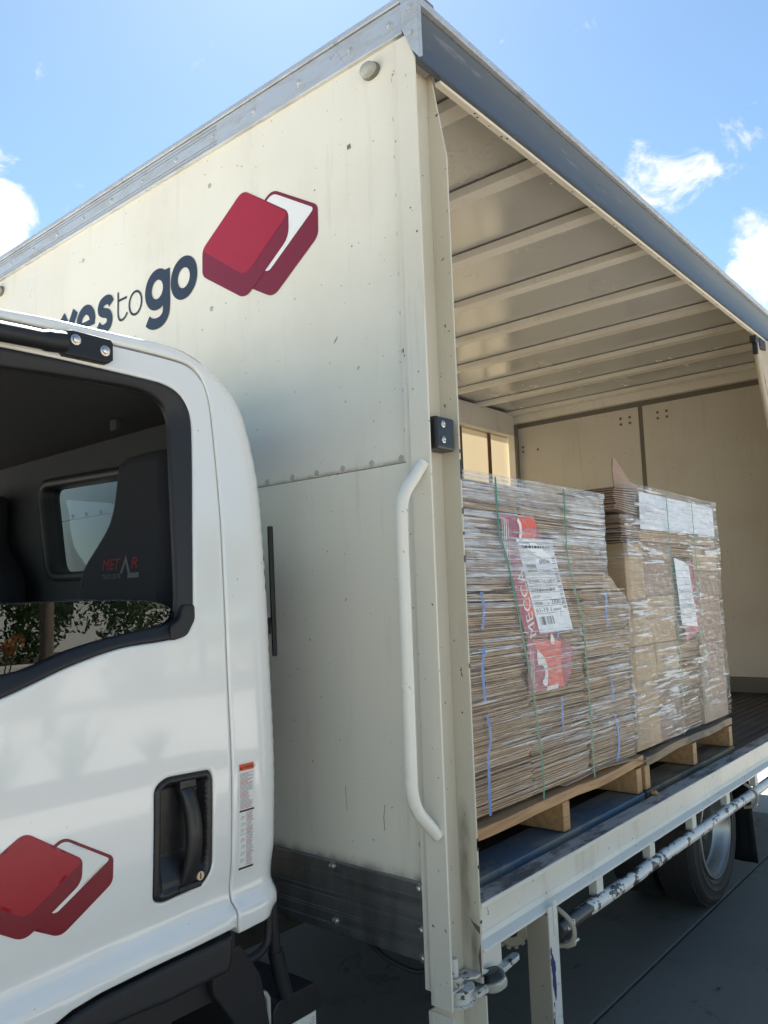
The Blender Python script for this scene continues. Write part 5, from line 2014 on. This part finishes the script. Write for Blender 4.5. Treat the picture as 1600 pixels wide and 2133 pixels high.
def fan(x0, x1, z0, z1, n, tilt, back):
    """loose sheets whose left edges splay out"""
    for k in range(n):
        t = k / max(1, n - 1)
        zc = z0 + (z1 - z0) * t
        mt = Matrix.Translation((x1, 0, zc)) @ Matrix.Rotation(R(tilt * (1 - 2 * t)) , 4, 'Y')
        ln = x1 - x0 + random.uniform(-0.012, 0.012)
        box('loose_sheet', -ln, 0.0, YF + 0.006 + random.uniform(0, 0.006), back, 0.0, 0.0042, 'card3', s2, 0, mt)


fan(1.225, 1.428, 1.610, 1.712, 11, 3.5, 0.60)
bundle(s2, 1.285, 1.428, YF + 0.010, 0.60, 1.555, 1.607, 'card3', None, jx=0.004)
fan(1.262, 1.428, 1.500, 1.550, 8, -2.5, 0.60)
prism('carton_flap', [(1.27, 1.705), (1.262, 1.765), (1.272, 1.816), (1.285, 1.818), (1.318, 1.800), (1.40, 1.748), (1.48, 1.725), (1.48, 1.705)], 'Y', 0.125, 0.129, 'card3', s2)
flat('paper_sheet', [poly2d([(1.425, 1.700), (2.270, 1.690), (2.272, 1.560), (1.418, 1.556)])], lambda a_, b_: (a_, YF - 0.002, b_), 'paper', s2)
# label and poster corner seen through the film
flat('poster', [poly2d([(1.755, 1.40), (1.925, 1.45), (1.985, 1.15), (1.80, 1.11)])], lambda a_, b_: (a_, yp + 0.001, b_), 'poster', s2)
flat('shipping_label', [poly2d([(1.725, 1.452), (1.885, 1.428), (1.945, 1.165), (1.765, 1.18)])], lambda a_, b_: (a_, yp - 0.0002, b_), 'paper', s2)
flat('label_print', [xf(text2d('Boxes To Go P', 0.024), 1.757, 1.31, 0.9), xf(text2d('2700', 0.03), 1.83, 1.24)] + [strip2d((1.775 - 0.004 * q, 1.90 - 0.004 * q, 1.22 + 0.03 * q, 1.222 + 0.03 * q), 1) for q in range(7)], lambda a_, b_: (a_, yp - 0.0009, b_), 'print_grey', s2)


def xr2(z):
    wob = 0.007 * noise.noise((z * 14, 7, 1))
    t = sstep(1.56, 1.62, z)
    return (1.258 - 0.012 * t + wob, 2.312 + wob * 0.6)


def lay2(x, z, n1):  # film overlap at the top, and a highlight patch painted mid-face
    a_ = 0.22 * sstep(1.545, 1.57, z) * sstep(1.40, 1.44, x)
    a_ += 0.20 * sstep(1.12, 1.22, z) * (1 - sstep(1.30, 1.42, z)) * sstep(1.30, 1.40, x) * (1 - sstep(1.65, 1.8, x))
    a_ -= 0.8 * sstep(2.0, 2.05, x) * (1 - sstep(1.36, 1.40, z))
    if x < 1.268:
        a_ = -1.0
    return a_ * (0.8 + 0.8 * n1)


film('stretch_film', xr2, YF - 0.009, 1.14, PT + 0.010, 1.715, s2, lay2, 0.009, 150, 190, 11, lambda x: 1.722 - 0.006 * sstep(1.4, 2.3, x), 'film2')
for path in ([(1.665, 1.70), (1.68, 1.35), (1.70, 1.0), (1.675, 0.760)], [(1.955, 1.70), (1.965, 1.3), (1.98, 0.97), (1.978, 0.765)]):
    long_strap('green_strap', path, 0.007, YF - 0.016, 'green_strap', s2)

# ================================================================== SURROUNDINGS
def foliage(name, blobs, n, size, mat, parent, seed):
    rg = random.Random(seed)
    v_, f_ = [], []
    tot = sum(b[3] ** 2 for b in blobs)
    for bx_, by_, bz_, br_ in blobs:
        for _ in range(int(n * br_ ** 2 / tot)):
            d = Vector((rg.gauss(0, 1), rg.gauss(0, 1), rg.gauss(0, 0.85))).normalized() * br_ * rg.uniform(0.45, 1.08) ** 0.6
            p = Vector((bx_, by_, bz_)) + d
            u = Vector((rg.gauss(0, 1), rg.gauss(0, 1), rg.gauss(0, 1))).normalized()
            w_ = u.orthogonal().normalized()
            l_ = size * rg.uniform(0.6, 1.4)
            s0 = len(v_)
            v_ += [p - u * l_, p + w_ * l_ * 0.38, p + u * l_, p - w_ * l_ * 0.38]
            f_.append((s0, s0 + 1, s0 + 2, s0 + 3))
    return from_py(name, v_, f_, mat, parent)


def tree(x, y, h, cr, label, seed, lean=0.0, mat='leaf', leaf=0.16, n=9000):
    rg = random.Random(seed)
    t = tag(empty('tree', (x, y, 0)), label, 'tree')
    tube('trunk', [(lean * (k / 7) ** 2, 0.15 * math.sin(k), h * 0.62 * k / 7) for k in range(8)], [h * 0.022 * (1 - 0.09 * k) for k in range(8)], 'bark', t, 12)
    blobs = []
    for k in range(16):
        an = rg.uniform(0, 6.28)
        q = rg.uniform(0.2, 0.85)
        z = h * rg.uniform(0.42, 0.90)
        taper = 1 - max(0, (z / h - 0.65)) * 1.6
        bx_, by_ = lean + cr * q * math.cos(an) * taper, cr * q * math.sin(an) * taper
        br = cr * rg.uniform(0.24, 0.42)
        blobs.append((bx_, by_, z, br))
        tube('limb', [(lean * 0.4, 0, h * 0.40), (bx_ * 0.55, by_ * 0.55, (h * 0.40 + z) / 2), (bx_, by_, z)], [h * 0.009, h * 0.006, h * 0.002], 'bark', t, 7)
    blobs.append((lean, 0, h * 0.92, cr * 0.3))
    foliage('crown', blobs, n, leaf, mat, t, seed)
    return t


tree(30.5, 6.3, 11.6, 3.4, 'leafy green tree whose top shows past the roof rail behind the truck', 5)

# garden across the yard, mirrored in the lowered window and the white door
kerb_o = box('garden_kerb', -6, 22, -15.9, -15.6, -0.012, 0.15, 'paving', None, 0.02)
tag(kerb_o, 'long low concrete kerb edging the garden across the yard', 'kerb')
bm = bmesh.new()
add_box(bm, -6, 22, -30, -15.9, -0.01, 0.06)
tag(from_bm('garden_soil', bm, 'soil'), kind='structure')
hs = tag(empty('house', (9.0, -24.0, 0)), 'pale single storey house beyond the garden', 'house')
box('wall', -4.0, 3.6, -4, 2.6, 0, 3.3, 'house', hs, 0)
prism('roof', [(-4.6, 3.25), (4.2, 3.25), (4.2, 3.4), (-0.2, 5.0), (-4.6, 3.4)], 'Y', -4.4, 3.0, 'hroof', hs, 0)
for x in (-2.6, -1.0, 1.3):
    wdw = box('window', x, x + 0.9, 2.601, 2.64, 1.1, 2.3, 'white_print', hs, 0.01)
    box('pane', x + 0.08, x + 0.82, 2.641, 2.65, 1.18, 2.22, 'navy', wdw, 0)
pole = tag(empty('utility_pole', (5.75, -12.5, 0)), 'dark timber utility pole standing across the yard', 'utility pole')
tube('pole', [(0, 0, 0), (0, 0, 7.5)], [0.13, 0.10], 'bark', pole, 12)
box('cross_arm', -1.0, 1.0, -0.06, 0.06, 6.9, 7.05, 'bark', pole, 0.01)


def shrub(x, y, r, h, label, seed):
    t = tag(empty('shrub', (x, y, 0)), label, 'shrub', 'shrubs of the garden across the yard')
    rg = random.Random(seed)
    tube('stem', [(0, 0, 0), (0.05, 0.02, h * 0.5)], [0.05, 0.03], 'bark', t, 8)
    blobs = [(rg.uniform(-r, r) * 0.7, rg.uniform(-r, r) * 0.7, h * rg.uniform(0.25, 0.85), r * rg.uniform(0.35, 0.55)) for _ in range(9)]
    foliage('foliage', blobs, 2200, 0.075, 'shrub', t, seed)


for k, (x, y, r, h, lab) in enumerate(((8.2, -17.2, 1.2, 1.9, 'dense dark shrub right of the utility pole'), (10.6, -17.0, 1.5, 2.3, 'tall dark shrub at the kerb end of the garden'),
                                     (13.5, -17.2, 1.6, 2.0, 'broad low shrub farthest along the garden'), (4.6, -17.6, 1.1, 1.3, 'small round shrub left of the utility pole'))):
    shrub(x, y, r, h, lab, 20 + k)
tree(15.5, -21, 7.5, 2.6, 'mid-sized garden tree beside the house', 9, 0.2, 'shrub', 0.13, 7000)
tree(3.0, -25, 8.5, 2.8, 'tall garden tree at the other end of the house', 13, -0.2, 'shrub', 0.14, 7000)


def strappy(x, y, r, h, n, label, seed, flowers=0):
    rg = random.Random(seed)
    t = tag(empty('strappy_plant', (x, y, 0)), label, 'plant', 'strappy plants in the near bed')
    v_, f_ = [], []
    for _ in range(n):
        an = rg.uniform(0, 6.28)
        out = r * rg.uniform(0.25, 1.0)
        hh = h * rg.uniform(0.55, 1.0)
        s0 = len(v_)
        side = Vector((-math.sin(an), math.cos(an), 0))
        for q in range(7):
            tt = q / 6
            p = Vector((math.cos(an) * out * tt ** 1.3, math.sin(an) * out * tt ** 1.3, hh * (1.25 * tt - 0.42 * tt ** 2.6)))
            w_ = 0.018 * (1 - tt ** 2) + 0.001
            v_ += [p - side * w_, p + side * w_]
        for q in range(6):
            f_.append((s0 + 2 * q, s0 + 2 * q + 1, s0 + 2 * q + 3, s0 + 2 * q + 2))
    from_py('leaves', v_, f_, 'flax', t)
    for q in range(flowers):
        an = rg.uniform(0, 6.28)
        px, py, pz = 0.4 * r * math.cos(an), 0.4 * r * math.sin(an), h * rg.uniform(0.95, 1.2)
        tube('flower_stalk', [(0, 0, 0.1), (px * 0.6, py * 0.6, pz * 0.6), (px, py, pz)], 0.006, 'flax', t, 6)
        foliage('flower_head', [(px, py, pz, 0.06)], 60, 0.025, 'flower', t, seed + q)


strappy(1.30, -4.75, 0.55, 1.0, 60, 'strappy plant with dry orange flower heads, nearest the cab', 31, 8)
strappy(2.15, -5.10, 0.5, 1.05, 50, 'strappy plant with upright pale green leaves, mid bed', 32)
strappy(0.55, -4.8, 0.5, 0.9, 50, 'strappy plant at the front end of the near bed', 33, 3)
strappy(3.1, -5.3, 0.45, 0.75, 40, 'low strappy plant at the rear end of the near bed', 34)
bm = bmesh.new()
add_box(bm, -0.4, 3.9, -5.7, -4.2, 0.0, 0.10, 0.02)
tag(from_bm('near_bed_soil', bm, 'soil'), kind='structure')
